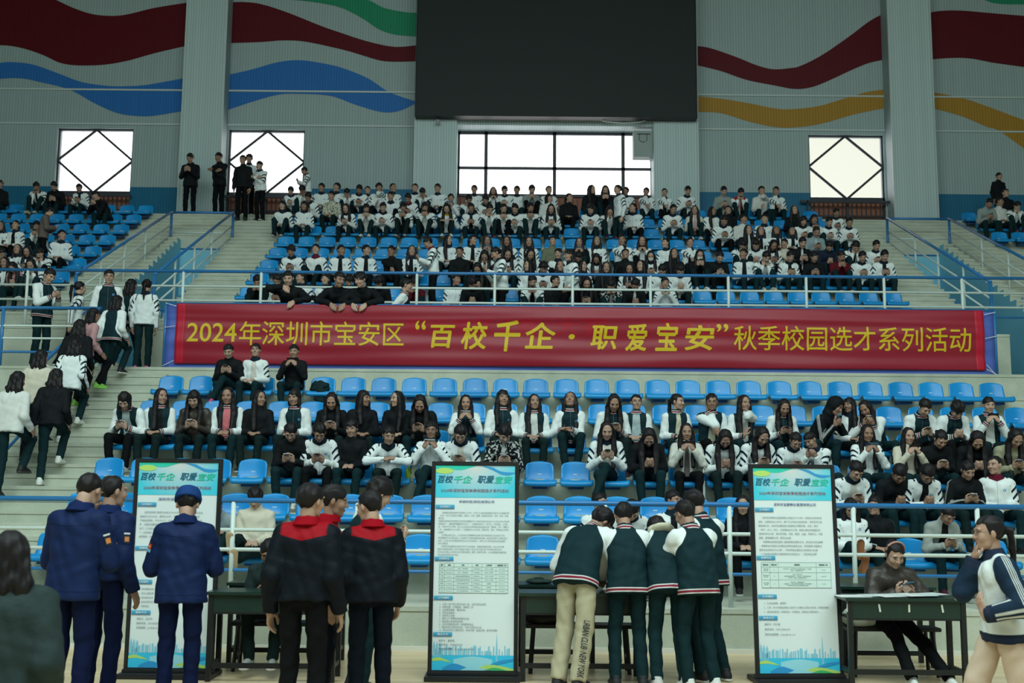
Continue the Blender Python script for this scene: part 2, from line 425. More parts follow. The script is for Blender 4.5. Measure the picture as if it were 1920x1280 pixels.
# big centre window
a, c = CW; root = empty('window_3', ((a+c)/2, WY+.12, Z_GR)); root['kind'] = 'structure'
f = MB(); w = c-a; zt = P(1040, 246)[1]-Z_GR; zs = P(1040, 365)[1]-Z_GR; zm = P(1040, 314)[1]-Z_GR
X3 = lambda px: P(px, 300)[0]-(a+c)/2
for z in (zt-.04, zm, zs): f.box(-w/2, w/2, -.03, .03, z-.04, z+.04)
for x in (-w/2+.04, X3(911), X3(1040), X3(1169), w/2-.04): f.box(x-.05, x+.05, -.03, .03, zs, zt)
f.build('frame', M_DARKFRAME, root)
g_ = MB(); g_.box(-w/2, w/2, .07, .1, -.1, zs); g_.build('brick_panel', MATS['grille_backing'], root)
gr = MB(); n = int(w/.13)
for i in range(n+1): gr.box(-w/2+i*w/n-.012, -w/2+i*w/n+.012, -.06, -.03, -.1, zs-.06)
for z in (.05, .16, .27, .38, .49, .6): gr.box(-w/2, w/2, -.055, -.035, z-.02, z+.02)
gr.build('grille', M_DARKFRAME, root)
# pale building outside, seen through the right window
ob = empty('building', (HX[4][1]+.4, 46, 6.5), 0, 'pale sunlit building with a sloping glazed dormer outside the right window', 'building')
q = MB(); q.box(-3.0, 6, 0, 3, -6.5, 12.3); q.build('wall', flat('pale_render', (.86, .83, .72), .8), ob)
q = MB(); px0, pz0 = -1.35, 7.0
for p, q_ in (((px0-.6, pz0-1.5), (px0-.65, pz0+.6)), ((px0-.65, pz0+.6), (px0+1.3, pz0+2.4)), ((px0-.25, pz0-1.4), (px0+.3, pz0+1.3)), ((px0+.3, pz0+1.3), (px0+1.1, pz0-.1)), ((px0+1.3, pz0+2.4), (px0+1.3, pz0+.2))):
    q.tube([(p[0], -.1, p[1]), (q_[0], -.1, q_[1])], .09, 6)
q.build('dormer_frame', flat('grey_frame', (.45, .5, .52), .5), ob)
q = MB(); q.add([(px0-.6, -.04, pz0-1.5), (px0+1.3, -.04, pz0+.2), (px0+1.3, -.04, pz0+2.4), (px0-.65, -.04, pz0+.6)], [(0, 1, 2, 3)])
q.v += [(v[0], v[1]+.03, v[2]) for v in q.v[:4]]; q.f += [(7, 6, 5, 4), (0, 4, 5, 1), (1, 5, 6, 2), (2, 6, 7, 3), (3, 7, 4, 0)]; q.mi += [0]*5
q.build('dormer_glass', flat('blue_glass_outside', (.45, .68, .80), .3), ob)
# ceiling and side walls of the hall (out of the picture; they keep the daylight to the windows)
q = MB(); q.box(-22.4, 22.4, -8, 31.35, 17.0, 17.2); tag(q.build('ceiling', flat('dark_ceiling', (.18, .2, .2), .8)), kind='structure')
q = MB(); q.box(-22.4, -22.1, -8, 31.3, 0, 17); tag(q.build('wall_left', M_WALL), kind='structure')
q = MB(); q.box(22.1, 22.4, -8, 31.3, 0, 17); tag(q.build('wall_right', M_WALL), kind='structure')

# ------------------------------------------------------------------ big screen
sx0, sx1 = P(780, 100, 30.05)[0], P(1306, 100, 30.05)[0]; sz = P(1040, 219, 30.05)[1]
sroot = empty('video_screen', ((sx0+sx1)/2, 30.05, sz), 0, 'huge switched-off black video wall above the middle window', 'screen')
def screen_mat():
    g = NT('dark_led_panel', .62, .35); o = g.obj(); s = g.sep(o)
    fx = g.math('FRACT', g.math('DIVIDE', s[0], .32)); fz = g.math('FRACT', g.math('DIVIDE', s[2], .32))
    e = g.math('MAXIMUM', g.math('SUBTRACT', 1.0, g.step(fx, .02, .02)), g.math('SUBTRACT', 1.0, g.step(fz, .02, .02)))
    g.col(g.mix(g.math('MULTIPLY', e, .25), (.012, .020, .020), (.02, .03, .03))); return g.m
hw = (sx1-sx0)/2
q = MB(); q.box(-hw+.03, hw-.03, 0, .30, .03, ZT-sz-.1); q.build('panel', screen_mat(), sroot)
q = MB(); q.box(-hw, hw, -.02, .3, 0, .03); q.box(-hw, -hw+.03, -.02, .3, .03, ZT-sz-.1); q.box(hw-.03, hw, -.02, .3, .03, ZT-sz-.1)
q.build('bezel', flat('bezel_black', (.01, .012, .012), .5), sroot)

# wall devices
v = on_y(822, 229, 30.3); r = empty('security_camera', v, 0, 'small white security camera on the wall left of the middle window', 'camera')
q = MB(); q.tube([(-.0, .1, .0), (-.02, -.16, -.03)], .055, 10); q.build('camera_body', flat('cam_white', (.5, .5, .48), .5), r)
q = MB(); q.tube([(-.02, -.15, -.03), (-.022, -.18, -.034)], .04, 10); q.build('lens', flat('lens_black', (.01, .01, .01), .2), r)
q = MB(); q.tube([(.0, .1, .06), (.1, .1, .06), (.24, .1, .02)], .012, 6); q.tube([(-.9, .1, .12), (0, .1, .12), (0, .1, .05)], .01, 6); q.build('bracket', flat('bracket_grey', (.4, .45, .45), .5), r)
v = on_y(1205, 272, 30.75); r = empty('loudspeaker_box', v, 0, 'grey loudspeaker cabinet hanging at the top right corner of the middle window', 'loudspeaker')
q = MB(); q.box(-.28, .28, -.18, .18, -.40, .38); q.build('cabinet', flat('cabinet_grey', (.30, .36, .35), .6), r, bevel=.01)
q = MB(); q.box(.28, .40, -.25, .2, -.30, .55); q.box(.2, .4, -.1, .1, -.46, -.38); q.build('bracket', MATS['bracket_grey'], r)
q = MB(); q.tube([(-.18, -.2, .27), (.2, -.2, .27)], .012, 6); q.tube([(-.12, -.2, .27), (-.12, -.2, .08), (0, -.2, .02), (.1, -.2, .08), (.1, -.2, .27)], .008, 6); q.build('hanger', M_DARKFRAME, r)
q = MB(); pts = [on_y(1110, 219, 30.3), on_y(1135, 228, 30.3), on_y(1170, 231, 30.3), on_y(1200, 229, 30.3), on_y(1222, 222, 30.3)]
q.tube(pts, .012, 6); tag(q.build('cable', flat('cable_white', (.6, .65, .62), .5)), 'thin white cable sagging below the big black screen', 'cable')

# ================================================================== railings
def post(b, x, y, z0, z1, r): b.tube([(x, y, z0), (x, y, z1)], r, 8)
def railing(name, label, pts, zbase, levels, posts, r=.026, post_mat=None, group=None):
    """pts: path of the foot (x,y,z); levels: (height, material, radius, part name)"""
    root = empty(name, pts[0], 0, label, 'railing', group); o0 = Vector(pts[0])
    for (h, m, rr, nm) in levels:
        b = MB(); b.tube([Vector(p)-o0+Vector((0, 0, h)) for p in pts], rr, 10); b.build(nm, m, root, smooth=True)
    for (p, h, m, rr) in posts:
        b = MB(); q_ = Vector(p)-o0; b.tube([q_, q_+Vector((0, 0, h))], rr, 8); b.build('post', m, root, smooth=True)
    return root
FZ = .47
railing('guard_railing', 'long blue and white guard railing along the front of the lowest row of seats',
        [(-9, 12.36, FZ), (9.6, 12.36, FZ)], FZ,
        [(1.125, M_RBLUE, .030, 'top_rail'), (.80, M_RWHITE, .022, 'middle_rail'), (.585, M_RWHITE, .022, 'middle_rail'), (.36, M_RBLUE, .020, 'bottom_rail')],
        [((1.06+1.385*k, 12.36, FZ), 1.11, M_RWHITE, .028) for k in range(-6, 7)])
UZ = 4.70; uz = P(960, 513.5, 20.6)[1]-UZ
railing('guard_railing', 'blue and white railing along the front edge of the upper stand, above the red banner',
        [(-13, 20.6, UZ), (14, 20.6, UZ)], UZ,
        [(uz, M_RBLUE, .030, 'top_rail'), (uz-.29, M_RWHITE, .022, 'middle_rail'), (uz-.57, M_RWHITE, .022, 'middle_rail'), (uz-.76, M_RBLUE, .020, 'bottom_rail')],
        [((1.15+1.49*k, 20.6, UZ), uz-.01, M_RWHITE, .028) for k in range(-9, 9)])
BY = 18.95
bx0, bx1 = P(311, 600, BY)[0], P(1864, 600, BY)[0]; bz = P(960, 575, BY)[1]
railing('banner_railing', 'blue railing on the cross aisle that carries the red banner',
        [(bx0, BY, AISLE_Z), (bx1, BY, AISLE_Z)], AISLE_Z,
        [(bz-AISLE_Z, M_RBLUE, .030, 'top_rail'), (bz-AISLE_Z-.4, M_RWHITE, .02, 'middle_rail'), (bz-AISLE_Z-.65, M_RWHITE, .02, 'middle_rail'), (.2, M_RBLUE, .02, 'bottom_rail')],
        [((bx0, BY, AISLE_Z), bz-AISLE_Z, M_RBLUE, .032), ((bx1, BY, AISLE_Z), bz-AISLE_Z, M_RBLUE, .032)] +
        [((bx0+1.46*k, BY, AISLE_Z), bz-AISLE_Z-.02, M_RWHITE, .022) for k in range(1, 10)])
lx0, lx1 = P(8, 560, BY)[0], P(190, 565, BY)[0]
lev = [(1.04, M_RBLUE, .030, 'top_rail'), (.72, M_RWHITE, .02, 'middle_rail'), (.50, M_RWHITE, .02, 'middle_rail'), (.26, M_RBLUE, .022, 'bottom_rail')]
railing('stair_railing', 'blue and white railing heading down the lower steps between the climbing students',
        [(-12, BY-1.4, AISLE_Z-.9), (lx0, BY, AISLE_Z), (lx1, BY, AISLE_Z), (lx1, 16.9, AISLE_Z-1.12), (lx1, 13.9, .95)], 0, lev,
        [((lx0, BY, AISLE_Z), 1.03, M_RBLUE, .032), ((lx1, BY-.9, surf_z(BY-.9)), .98, M_RBLUE, .026), ((lx1, 16.2, surf_z(16.2)), 1.0, M_RBLUE, .026), ((lx1, 14.0, surf_z(14.0)), 1.0, M_RBLUE, .026)])
def mouth(x0, x1, side):
    zt = surf_z(26.9)
    for (x, lab) in ((x0, 'left'), (x1, 'right')):
        n = 4; y0, y1 = 21.2, 26.9; z0, z1 = UZ+.12, zt+.0
        lv = [(1.02, M_RBLUE, .032, 'top_rail'), (.68, M_RWHITE, .02, 'middle_rail'), (.40, M_RWHITE, .02, 'middle_rail'), (.08, M_RBLUE, .022, 'bottom_rail')]
        po = [((x, y0+(y1-y0)*t, z0+(z1-z0)*t), 1.0, M_RWHITE, .024) for t in (.22, .45, .68)] + [((x, y0, z0-.9), 1.9, M_RBLUE, .034), ((x, y1, z1), 1.02, M_RBLUE, .034)]
        railing('stair_railing', 'sloping blue-and-white handrail, %s side of the %s stairway opening, upper stand' % (lab, side),
                [(x, y0, z0), (x, y1, z1)], 0, lv, po)
    railing('landing_railing', 'short level blue railing closing the head of the %s stairway opening' % side, [(x0+.05, 26.95, zt), (x1-.05, 26.95, zt)], 0,
            [(1.02, M_RBLUE, .03, 'top_rail'), (.5, M_RWHITE, .02, 'middle_rail'), (.08, M_RBLUE, .022, 'bottom_rail')], [])
mouth(-8.6, -7.05, 'left'); mouth(9.42, 10.98, 'right')

# ================================================================== text
def text_mesh(s, size=1.0, bold=0.0, shear=0.0, extrude=0.0, res=2, align='LEFT', sx=1.0):
    cu = bpy.data.curves.new('t', 'FONT'); cu.body = s; cu.size = size; cu.shear = shear; cu.extrude = extrude
    cu.resolution_u = res; cu.align_x = align; cu.fill_mode = 'FRONT' if not extrude else 'BOTH'
    o = bpy.data.objects.new('t', cu); COL.objects.link(o)
    bpy.context.view_layer.update()
    me = bpy.data.meshes.new_from_object(o.evaluated_get(bpy.context.evaluated_depsgraph_get()))
    v = np.empty(len(me.vertices)*3); me.vertices.foreach_get('co', v); v = v.reshape(-1, 3)
    fs = [tuple(p.vertices) for p in me.polygons]
    bpy.data.objects.remove(o); bpy.data.curves.remove(cu); bpy.data.meshes.remove(me)
    v[:, 0] *= sx
    if bold:                                # heavier strokes: the same glyphs again, shifted by a hair
        n0 = len(v); vv = [v]; ff = list(fs)
        for k, (dx, dy) in enumerate(((-1, 0), (1, 0), (0, -1), (0, 1), (.7, .7), (-.7, -.7), (.7, -.7), (-.7, .7))):
            vv.append(v + np.array((dx*bold, dy*bold, (k+1)*.00008))); ff += [tuple(i+n0*(k+1) for i in f) for f in fs]
        v = np.concatenate(vv); fs = ff
    return v, fs
def fit_text(s, x0, x1, z0, z1, bold=.0, shear=0.0, res=2):
    """text stretched to fill a box in the x-z plane"""
    v, f = text_mesh(s, 1.0, bold, shear, res=res)
    if not len(v): return v, f
    lo = v.min(0); hi = v.max(0)
    x = x0+(v[:, 0]-lo[0])/(hi[0]-lo[0])*(x1-x0); z = z0+(v[:, 1]-lo[1])/(hi[1]-lo[1])*(z1-z0)
    return np.stack([x, v[:, 2], z], 1), f

# ================================================================== banner
def cloth_disp(x, z):                      # sag folds of the stretched banner
    t = (z-3.86)/1.0
    return (.012*math.sin(2.1*x+1.0)*math.sin(6*t) + .010*math.sin(9*t+.35*x) + .014*math.exp(-((t-.80-.035*math.sin(.5*x))/.045)**2) +
            .006*math.sin(23*t+.6*math.sin(1.3*x)))
rx0, rx1 = P(333, 600, BY)[0], P(1840, 600, BY)[0]; rzt = bz-.005; rzb = P(960, 687, BY-.05)[1]
def cloth(x0, x1, z0, z1, y, name, m, parent, nx=160, nz=40, hem=.0):
    vs = []; fs = []
    for j in range(nz+1):
        for i in range(nx+1):
            x = x0+(x1-x0)*i/nx; z = z0+(z1-z0)*j/nz
            vs.append((x, y-cloth_disp(x, z), z))
    for j in range(nz):
        for i in range(nx): a = j*(nx+1)+i; fs.append((a, a+1, a+nx+2, a+nx+1))
    me = bpy.data.meshes.new(name); me.from_pydata(vs, [], fs); me.update()
    bm = bmesh.new(); bm.from_mesh(me); bmesh.ops.solidify(bm, geom=bm.faces[:], thickness=-.004); bmesh.ops.recalc_face_normals(bm, faces=bm.faces); bm.to_mesh(me); bm.free()
    return link_mesh(name, me, m, parent, True)
ban = empty('banner', (0, BY-.05, 0), 0, 'long red banner with gold Chinese lettering tied to the blue railing', 'banner')
cloth(rx0, rx1, rzb, rzt, -.03, 'cloth', flat('red_banner_cloth', (.26, .007, .022), .42, spec=.35), ban)
hem = cloth(rx0, rx0+.16, rzb, rzt, -.034, 'hem', flat('bright_red_hem', (.42, .006, .026), .5), ban, 4, 30)
hem = cloth(rx1-.16, rx1, rzb, rzt, -.034, 'hem', MATS['bright_red_hem'], ban, 4, 30)
M_GOLD = flat('gold_lettering', (.60, .42, .012), .5)
def banner_text(s, px0, px1, py0, py1, m, name='lettering', off=.040, bold=.004, shear=0.0):
    x0, x1 = P(px0, 640, BY-.09)[0], P(px1, 640, BY-.09)[0]
    cx = (px0+px1)/2; dy = (cx-960)*.00873
    z1 = P(960, py0-dy, BY-.09)[1]; z0 = P(960, py1-dy, BY-.09)[1]
    v, f = fit_text(s, x0, x1, z0, z1, bold, shear, res=3)
    me = bpy.data.meshes.new(name); me.from_pydata([(a, -b, c) for a, b, c in v], [], f); me.update()
    bm = bmesh.new(); bm.from_mesh(me)
    for zz in np.arange(z0, z1, .018): bmesh.ops.bisect_plane(bm, geom=bm.verts[:]+bm.edges[:]+bm.faces[:], plane_co=(0, 0, float(zz)), plane_no=(0, 0, 1))
    for w in bm.verts: w.co.y += -off-cloth_disp(w.co.x, w.co.z)
    bm.to_mesh(me); bm.free()
    return link_mesh(name, me, m, ban)
M_GHOST = flat('printed_through_lettering', (.34, .004, .018), .5)
for s, a, b_, c, d, bo in (('2024', 350, 443, 605, 641, .004), ('年', 448, 489, 602, 647, .0), ('深圳市宝安区', 491, 757, 602, 648, .0)):
    banner_text(s, a, b_, c, d, M_GOLD, bold=bo+.006)
banner_text('“', 778, 798, 601, 618, M_GOLD, bold=.01); banner_text('”', 1344, 1366, 607, 622, M_GOLD, bold=.01)
for s, a, b_, c, d in (('百', 807, 853, 609, 652), ('校', 864, 914, 603, 655), ('千', 926, 976, 600, 659), ('企', 984, 1042, 604, 654), ('·', 1066, 1078, 626, 636), ('职', 1107, 1158, 610, 655), ('爱', 1172, 1214, 607, 658), ('宝', 1228, 1272, 605, 658), ('安', 1283, 1340, 609, 657)):
    banner_text(s, a, b_, c, d, M_GOLD, bold=.022, shear=.12)
banner_text('秋季校园选才系列活动', 1376, 1821, 612, 658, M_GOLD, bold=.006)
banner_text('大赛', 1040, 1140, 596, 630, M_GHOST, 'faint_lettering', .036, .02); banner_text('职业技能大赛', 760, 1010, 596, 628, M_GHOST, 'faint_lettering', .036, .02)
banner_text('职业大赛', 1240, 1480, 600, 630, M_GHOST, 'faint_lettering', .036, .02)
und = tag(cloth(bx0+.02, bx1-.03, rzb-.10, bz-.02, BY-.038, 'blue_backing_sheet', flat('blue_backing', (.07, .12, .42), .5), None), 'violet blue sheet tied on the railing behind the red banner', 'banner')
for (ax, az, bx_, bz_) in ((rx0, rzt-.05, bx0, rzt+.01), (rx0, rzt-.4, bx0, rzt-.42), (rx0, rzb+.05, bx0, rzb-.04), (rx1, rzt-.08, bx1, rzt-.03), (rx1, rzt-.5, bx1, rzt-.45), (rx1, rzb+.1, bx1, rzb-.12), (rx1, rzb+.02, bx1, rzb-.08)):
    q = MB(); q.tube([(ax, BY-.12, az), (bx_, BY-.06, bz_)], .006, 5)
    tag(q.build('binding_string', flat('white_string', (.7, .75, .72), .5)), 'white string tying the %s end of the red banner, %s' % ('left' if ax < 0 else 'right', 'near the top' if az > rzt-.1 else 'half way down' if az > rzt-.6 else 'near the bottom' if bz_ > rzb-.05 or ax < 0 or az > rzb+.05 else 'lowest'), 'string')
# ================================================================== people: signed distance shapes turned into meshes
A3 = lambda *p: np.array(p, float)
def rx(a): c, s = math.cos(a), math.sin(a); return np.array([[1, 0, 0], [0, c, -s], [0, s, c]])
def ry(a): c, s = math.cos(a), math.sin(a); return np.array([[c, 0, s], [0, 1, 0], [-s, 0, c]])
def rz(a): c, s = math.cos(a), math.sin(a); return np.array([[c, -s, 0], [s, c, 0], [0, 0, 1]])
def cone(p, a, b, r1, r2):
    ab = b-a; L = float(ab@ab) + 1e-9
    t = np.clip(((p-a)@ab)/L, 0, 1)
    q = p - a - t[:, None]*ab
    return np.sqrt((q*q).sum(1)) - (r1 + (r2-r1)*t)
def ell(p, c, r):
    q = (p-c)/np.asarray(r); k = np.sqrt((q*q).sum(1)); g = q/np.asarray(r)
    return k*(k-1)/np.maximum(np.sqrt((g*g).sum(1)), 1e-6)
def smin(a, b, k):
    h = np.clip(.5 + .5*(b-a)/k, 0, 1); return b*(1-h) + a*h - k*h*(1-h)
def smax(a, b, k): return -smin(-a, -b, k)
def nets(fn, lo, hi, h):
    lo = np.asarray(lo, float); hi = np.asarray(hi, float); n = np.ceil((hi-lo)/h).astype(int)+1
    ax = [lo[i]+h*np.arange(n[i]) for i in range(3)]
    P_ = np.stack(np.meshgrid(*ax, indexing='ij'), -1).reshape(-1, 3)
    V = fn(P_).reshape(n); I = V < 0
    c = [V[i:n[0]-1+i, j:n[1]-1+j, k:n[2]-1+k] for i in (0, 1) for j in (0, 1) for k in (0, 1)]
    cnt = sum((x < 0).astype(int) for x in c)
    act = (cnt > 0) & (cnt < 8); ids = np.full(act.shape, -1); idx = np.argwhere(act); ids[act] = np.arange(len(idx))
    cv = np.stack([x[act] for x in c], 1); off = np.array([(i, j, k) for i in (0, 1) for j in (0, 1) for k in (0, 1)], float)
    acc = np.zeros((len(idx), 3)); num = np.zeros(len(idx))
    for a in range(8):
        for b in range(a+1, 8):
            if np.abs(off[a]-off[b]).sum() != 1: continue
            m = (cv[:, a] < 0) != (cv[:, b] < 0); va, vb = cv[m, a], cv[m, b]; t = va/(va-vb)
            acc[m] += off[a] + t[:, None]*(off[b]-off[a]); num[m] += 1
    verts = lo + (idx + acc/num[:, None])*h
    quads = []
    for axis in range(3):
        o1, o2 = [(1, 2), (2, 0), (0, 1)][axis]
        sl0 = [slice(1, -1)]*3; sl0[axis] = slice(0, n[axis]-1)
        sl1 = list(sl0); sl1[axis] = slice(1, n[axis])
        a = I[tuple(sl0)]; b = I[tuple(sl1)]
        for flip, mm in ((0, a & ~b), (1, ~a & b)):
            e = np.argwhere(mm); 
            if not len(e): continue
            base = e.copy(); base[:, o1] += 1; base[:, o2] += 1
            def cid(d1, d2):
                q = base.copy(); q[:, o1] += d1; q[:, o2] += d2; return ids[q[:, 0], q[:, 1], q[:, 2]]
            Q = np.stack([cid(-1, -1), cid(0, -1), cid(0, 0), cid(-1, 0)], 1)
            quads.append(Q if not flip else Q[:, ::-1])
    Q = np.concatenate(quads); Q = Q[(Q >= 0).all(1)]
    return verts, Q
def np_mesh(name, v, q, attrs=None, mi=None):
    me = bpy.data.meshes.new(name); nv, nf = len(v), len(q)
    me.vertices.add(nv); me.vertices.foreach_set('co', np.ascontiguousarray(v, np.float32).ravel())
    k = q.shape[1]
    me.loops.add(nf*k); me.loops.foreach_set('vertex_index', np.ascontiguousarray(q, np.int32).ravel())
    me.polygons.add(nf); me.polygons.foreach_set('loop_start', np.arange(0, nf*k, k, dtype=np.int32))
    me.polygons.foreach_set('use_smooth', np.ones(nf, bool))
    if mi is not None: me.polygons.foreach_set('material_index', np.asarray(mi, np.int32))
    me.update(calc_edges=True); me.validate()
    for nm, d in (attrs or {}).items():
        if d.ndim == 1: a = me.attributes.new(nm, 'FLOAT', 'POINT'); a.data.foreach_set('value', np.ascontiguousarray(d, np.float32))
        else: a = me.attributes.new(nm, 'FLOAT_VECTOR', 'POINT'); a.data.foreach_set('vector', np.ascontiguousarray(d, np.float32).ravel())
    return me

# --- head, hand and shoe, each modelled once --------------------------------
def head_fn(p):
    x = np.abs(p[:, 0]); q = np.stack([x, p[:, 1], p[:, 2]], 1)
    d = ell(q, A3(0, .014, .030), (.076, .092, .086))
    d = smin(d, ell(q, A3(0, -.018, -.030), (.062, .070, .080)), .03)
    d = smin(d, cone(q, A3(0, -.062, -.096), A3(.03, -.030, -.080), .022, .022), .03)       # chin and jaw
    d = smin(d, ell(q, A3(.040, -.060, -.028), (.022, .024, .026)), .02)                     # cheek
    d = smin(d, ell(q, A3(.028, -.076, .030), (.030, .012, .009)), .012)                     # brow
    d = smax(d, -ell(q, A3(.030, -.103, .010), (.019, .018, .011)), .012)                    # eye socket
    d = smin(d, ell(q, A3(.030, -.078, .009), (.013, .010, .009)), .004)                     # eye ball
    d = smin(d, cone(q, A3(0, -.084, .016), A3(0, -.104, -.024), .006, .011), .010)          # nose
    d = smin(d, ell(q, A3(.012, -.092, -.026), (.009, .011, .008)), .006)
    d = smin(d, ell(q, A3(0, -.085, -.055), (.022, .011, .005)), .004); d = smin(d, ell(q, A3(0, -.083, -.066), (.018, .012, .006)), .004)
    d = smin(d, ell(q, A3(.079, .008, -.004), (.010, .019, .030)), .006)                     # ear
    return d
HEAD = nets(head_fn, (-.10, -.13, -.135), (.10, .125, .13), .0062)
HEAD_LO = nets(head_fn, (-.10, -.13, -.135), (.10, .125, .13), .0105)
def hand_geo(curl, spread, h, thumb_in=.3):
    """wrist at origin, fingers +y, palm faces -z, thumb on +x"""
    segs = []
    for i, (x, L, r) in enumerate(((.030, .072, .0088), (.010, .080, .0092), (-.010, .074, .0088), (-.029, .058, .0078))):
        base = A3(x, .088 - .004*abs(i-1), 0); ang = curl*(1+.08*i); yaw = (-.09+.07*i)*spread*-1
        d0 = rz(yaw)@rx(-ang*.55)@A3(0, 1, 0); d1 = rz(yaw)@rx(-ang*1.35)@A3(0, 1, 0); d2 = rz(yaw)@rx(-ang*1.95)@A3(0, 1, 0)
        p1 = base+d0*L*.45; p2 = p1+d1*L*.32; p3 = p2+d2*L*.25
        segs += [(A3(x*.8, .03, 0), base, r*1.1, r*1.15), (base, p1, r*1.1, r), (p1, p2, r, r*.92), (p2, p3, r*.92, r*.78)]
    t0 = A3(.022, .022, -.004); t1 = A3(.050, .052, -.012-.02*thumb_in); t2 = A3(.056-.02*thumb_in, .082, -.022-.03*thumb_in); t3 = A3(.050-.03*thumb_in, .104, -.028-.03*thumb_in)
    th = [(t0, t1, .015, .012), (t1, t2, .012, .0105), (t2, t3, .0105, .008)]
    def fn(p):
        d = ell(p, A3(0, .052, 0), (.040, .050, .014)); d = smin(d, cone(p, A3(0, -.02, 0), A3(0, .02, 0), .024, .026), .02)
        for s in segs: d = smin(d, cone(p, *s), .005)
        e = np.full(len(p), 9.0)
        for s in th: e = smin(e, cone(p, *s), .006)
        return smin(d, e, .008)
    return nets(fn, (-.06, -.045, -.13), (.085, .20, .03), h)
HANDS = {('grip', 0): hand_geo(.75, 1, .0042), ('rest', 0): hand_geo(.42, 1.2, .0042), ('flat', 0): hand_geo(.12, 1.6, .0042),
         ('grip', 1): hand_geo(.75, 1, .0075), ('rest', 1): hand_geo(.42, 1.2, .0075), ('flat', 1): hand_geo(.12, 1.6, .0075)}
def shoe_fn(p):
    q = p.copy(); q[:, 0] = q[:, 0]*(1+.5*np.clip(p[:, 1], 0, .1))
    sole = cone(q*A3(1, 1, 2.0), A3(0, .045, -.136), A3(0, -.135, -.136), .040, .046); sole = sole*.8
    sole = smax(sole, -(p[:, 2]+.082), .004)
    up = cone(q, A3(0, .035, -.045), A3(0, -.145, -.055), .040, .030); up = smin(up, cone(q, A3(0, .022, -.035), A3(0, .012, .015), .040, .043), .03)
    up = smin(up, cone(q, A3(0, -.02, -.012), A3(0, -.10, -.035), .034, .028), .02)
    return smin(sole, smax(up, p[:, 2]-.03, .01), .006)
sv, sq = nets(shoe_fn, (-.07, -.21, -.10), (.07, .11, .05), .0075)
smi = (sv[sq].mean(1)[:, 2] < -.058).astype(int)
ME_SHOE = np_mesh('shoe', sv, sq, {'sp': sv}, smi)
for _k in (0, 1): ME_SHOE.materials.append(flat('shoe_upper_white', (.62, .66, .62), .6))

# --- materials ------------------------------------------------------------
def skin_mat():
    g = NT('skin', .5, .35); oi = g.n.new('ShaderNodeObjectInfo')
    base = g.mix(oi.outputs['Random'], (.27, .155, .105), (.46, .30, .22))
    a = g.attr('hp'); s = g.sep(a.outputs['Vector']); x = g.math('ABSOLUTE', s[0]); y, z = s[1], s[2]
    front = g.math('SUBTRACT', 1.0, g.step(y, -.045, .01))
    def el(cx, cz, rx_, rz_, soft=.35):
        u = g.math('DIVIDE', g.math('SUBTRACT', x, cx), rx_); w = g.math('DIVIDE', g.math('SUBTRACT', z, cz), rz_)
        r = g.math('SQRT', g.math('ADD', g.math('MULTIPLY', u, u), g.math('MULTIPLY', w, w)))
        return g.math('MULTIPLY', g.math('SUBTRACT', 1.0, g.step(r, 1.0, soft)), front)
    c = g.mix(g.math('MULTIPLY', el(0.0, -.060, .017, .009), .6), base, (.30, .085, .07))
    c = g.mix(el(0.0, -.0605, .014, .0013), c, (.07, .02, .02))
    c = g.mix(g.math('MULTIPLY', el(.030, .031, .020, .0042), .9), c, (.012, .009, .008))
    c = g.mix(el(.0305, .0095, .0135, .0042), c, (.30, .28, .26))
    c = g.mix(el(.0300, .0100, .0062, .0060), c, (.010, .007, .006))
    c = g.mix(el(.0305, .0152, .0158, .0022), c, (.012, .008, .007))
    g.col(c); g.b.inputs['Subsurface Weight'].default_value = 0.0
    return g.m
M_SKIN = skin_mat()
def hair_mat(name, c):
    g = NT(name, .5, .22); o = g.obj(); m = g.n.new('ShaderNodeMapping'); g.link(o, m.inputs[0]); m.inputs['Scale'].default_value = (90, 90, 6)
    n = g.noise(m.outputs[0], 2.2, 3); g.col(g.mix(n, tuple(x*.5 for x in c), tuple(x*1.6 for x in c))); g.bump(n, .6, .004); return g.m
M_HAIR = hair_mat('black_hair', (.010, .009, .010)); M_HAIRB = hair_mat('dark_brown_hair', (.032, .019, .014))
MATS['hair'] = M_HAIR
def fabric(name, c, rough=.8, var=.25, noise=28):
    if name in MATS: return MATS[name]
    g = NT(name, rough, .08); o = g.obj(); n = g.noise(o, 5, 3); n2 = g.noise(o, noise, 4, .6)
    g.col(g.mix(n, tuple(x*(1-var*.5) for x in c), tuple(min(1, x*(1+var*.5)) for x in c)))
    g.bump(g.math('ADD', g.math('MULTIPLY', n, .9), g.math('MULTIPLY', n2, .35)), .55, .018); MATS[name] = g.m; return g.m
WHITE = (.76, .83, .82); NAVY = (.010, .020, .034); TEAL = (.007, .027, .034); BLACK = (.008, .010, .012)
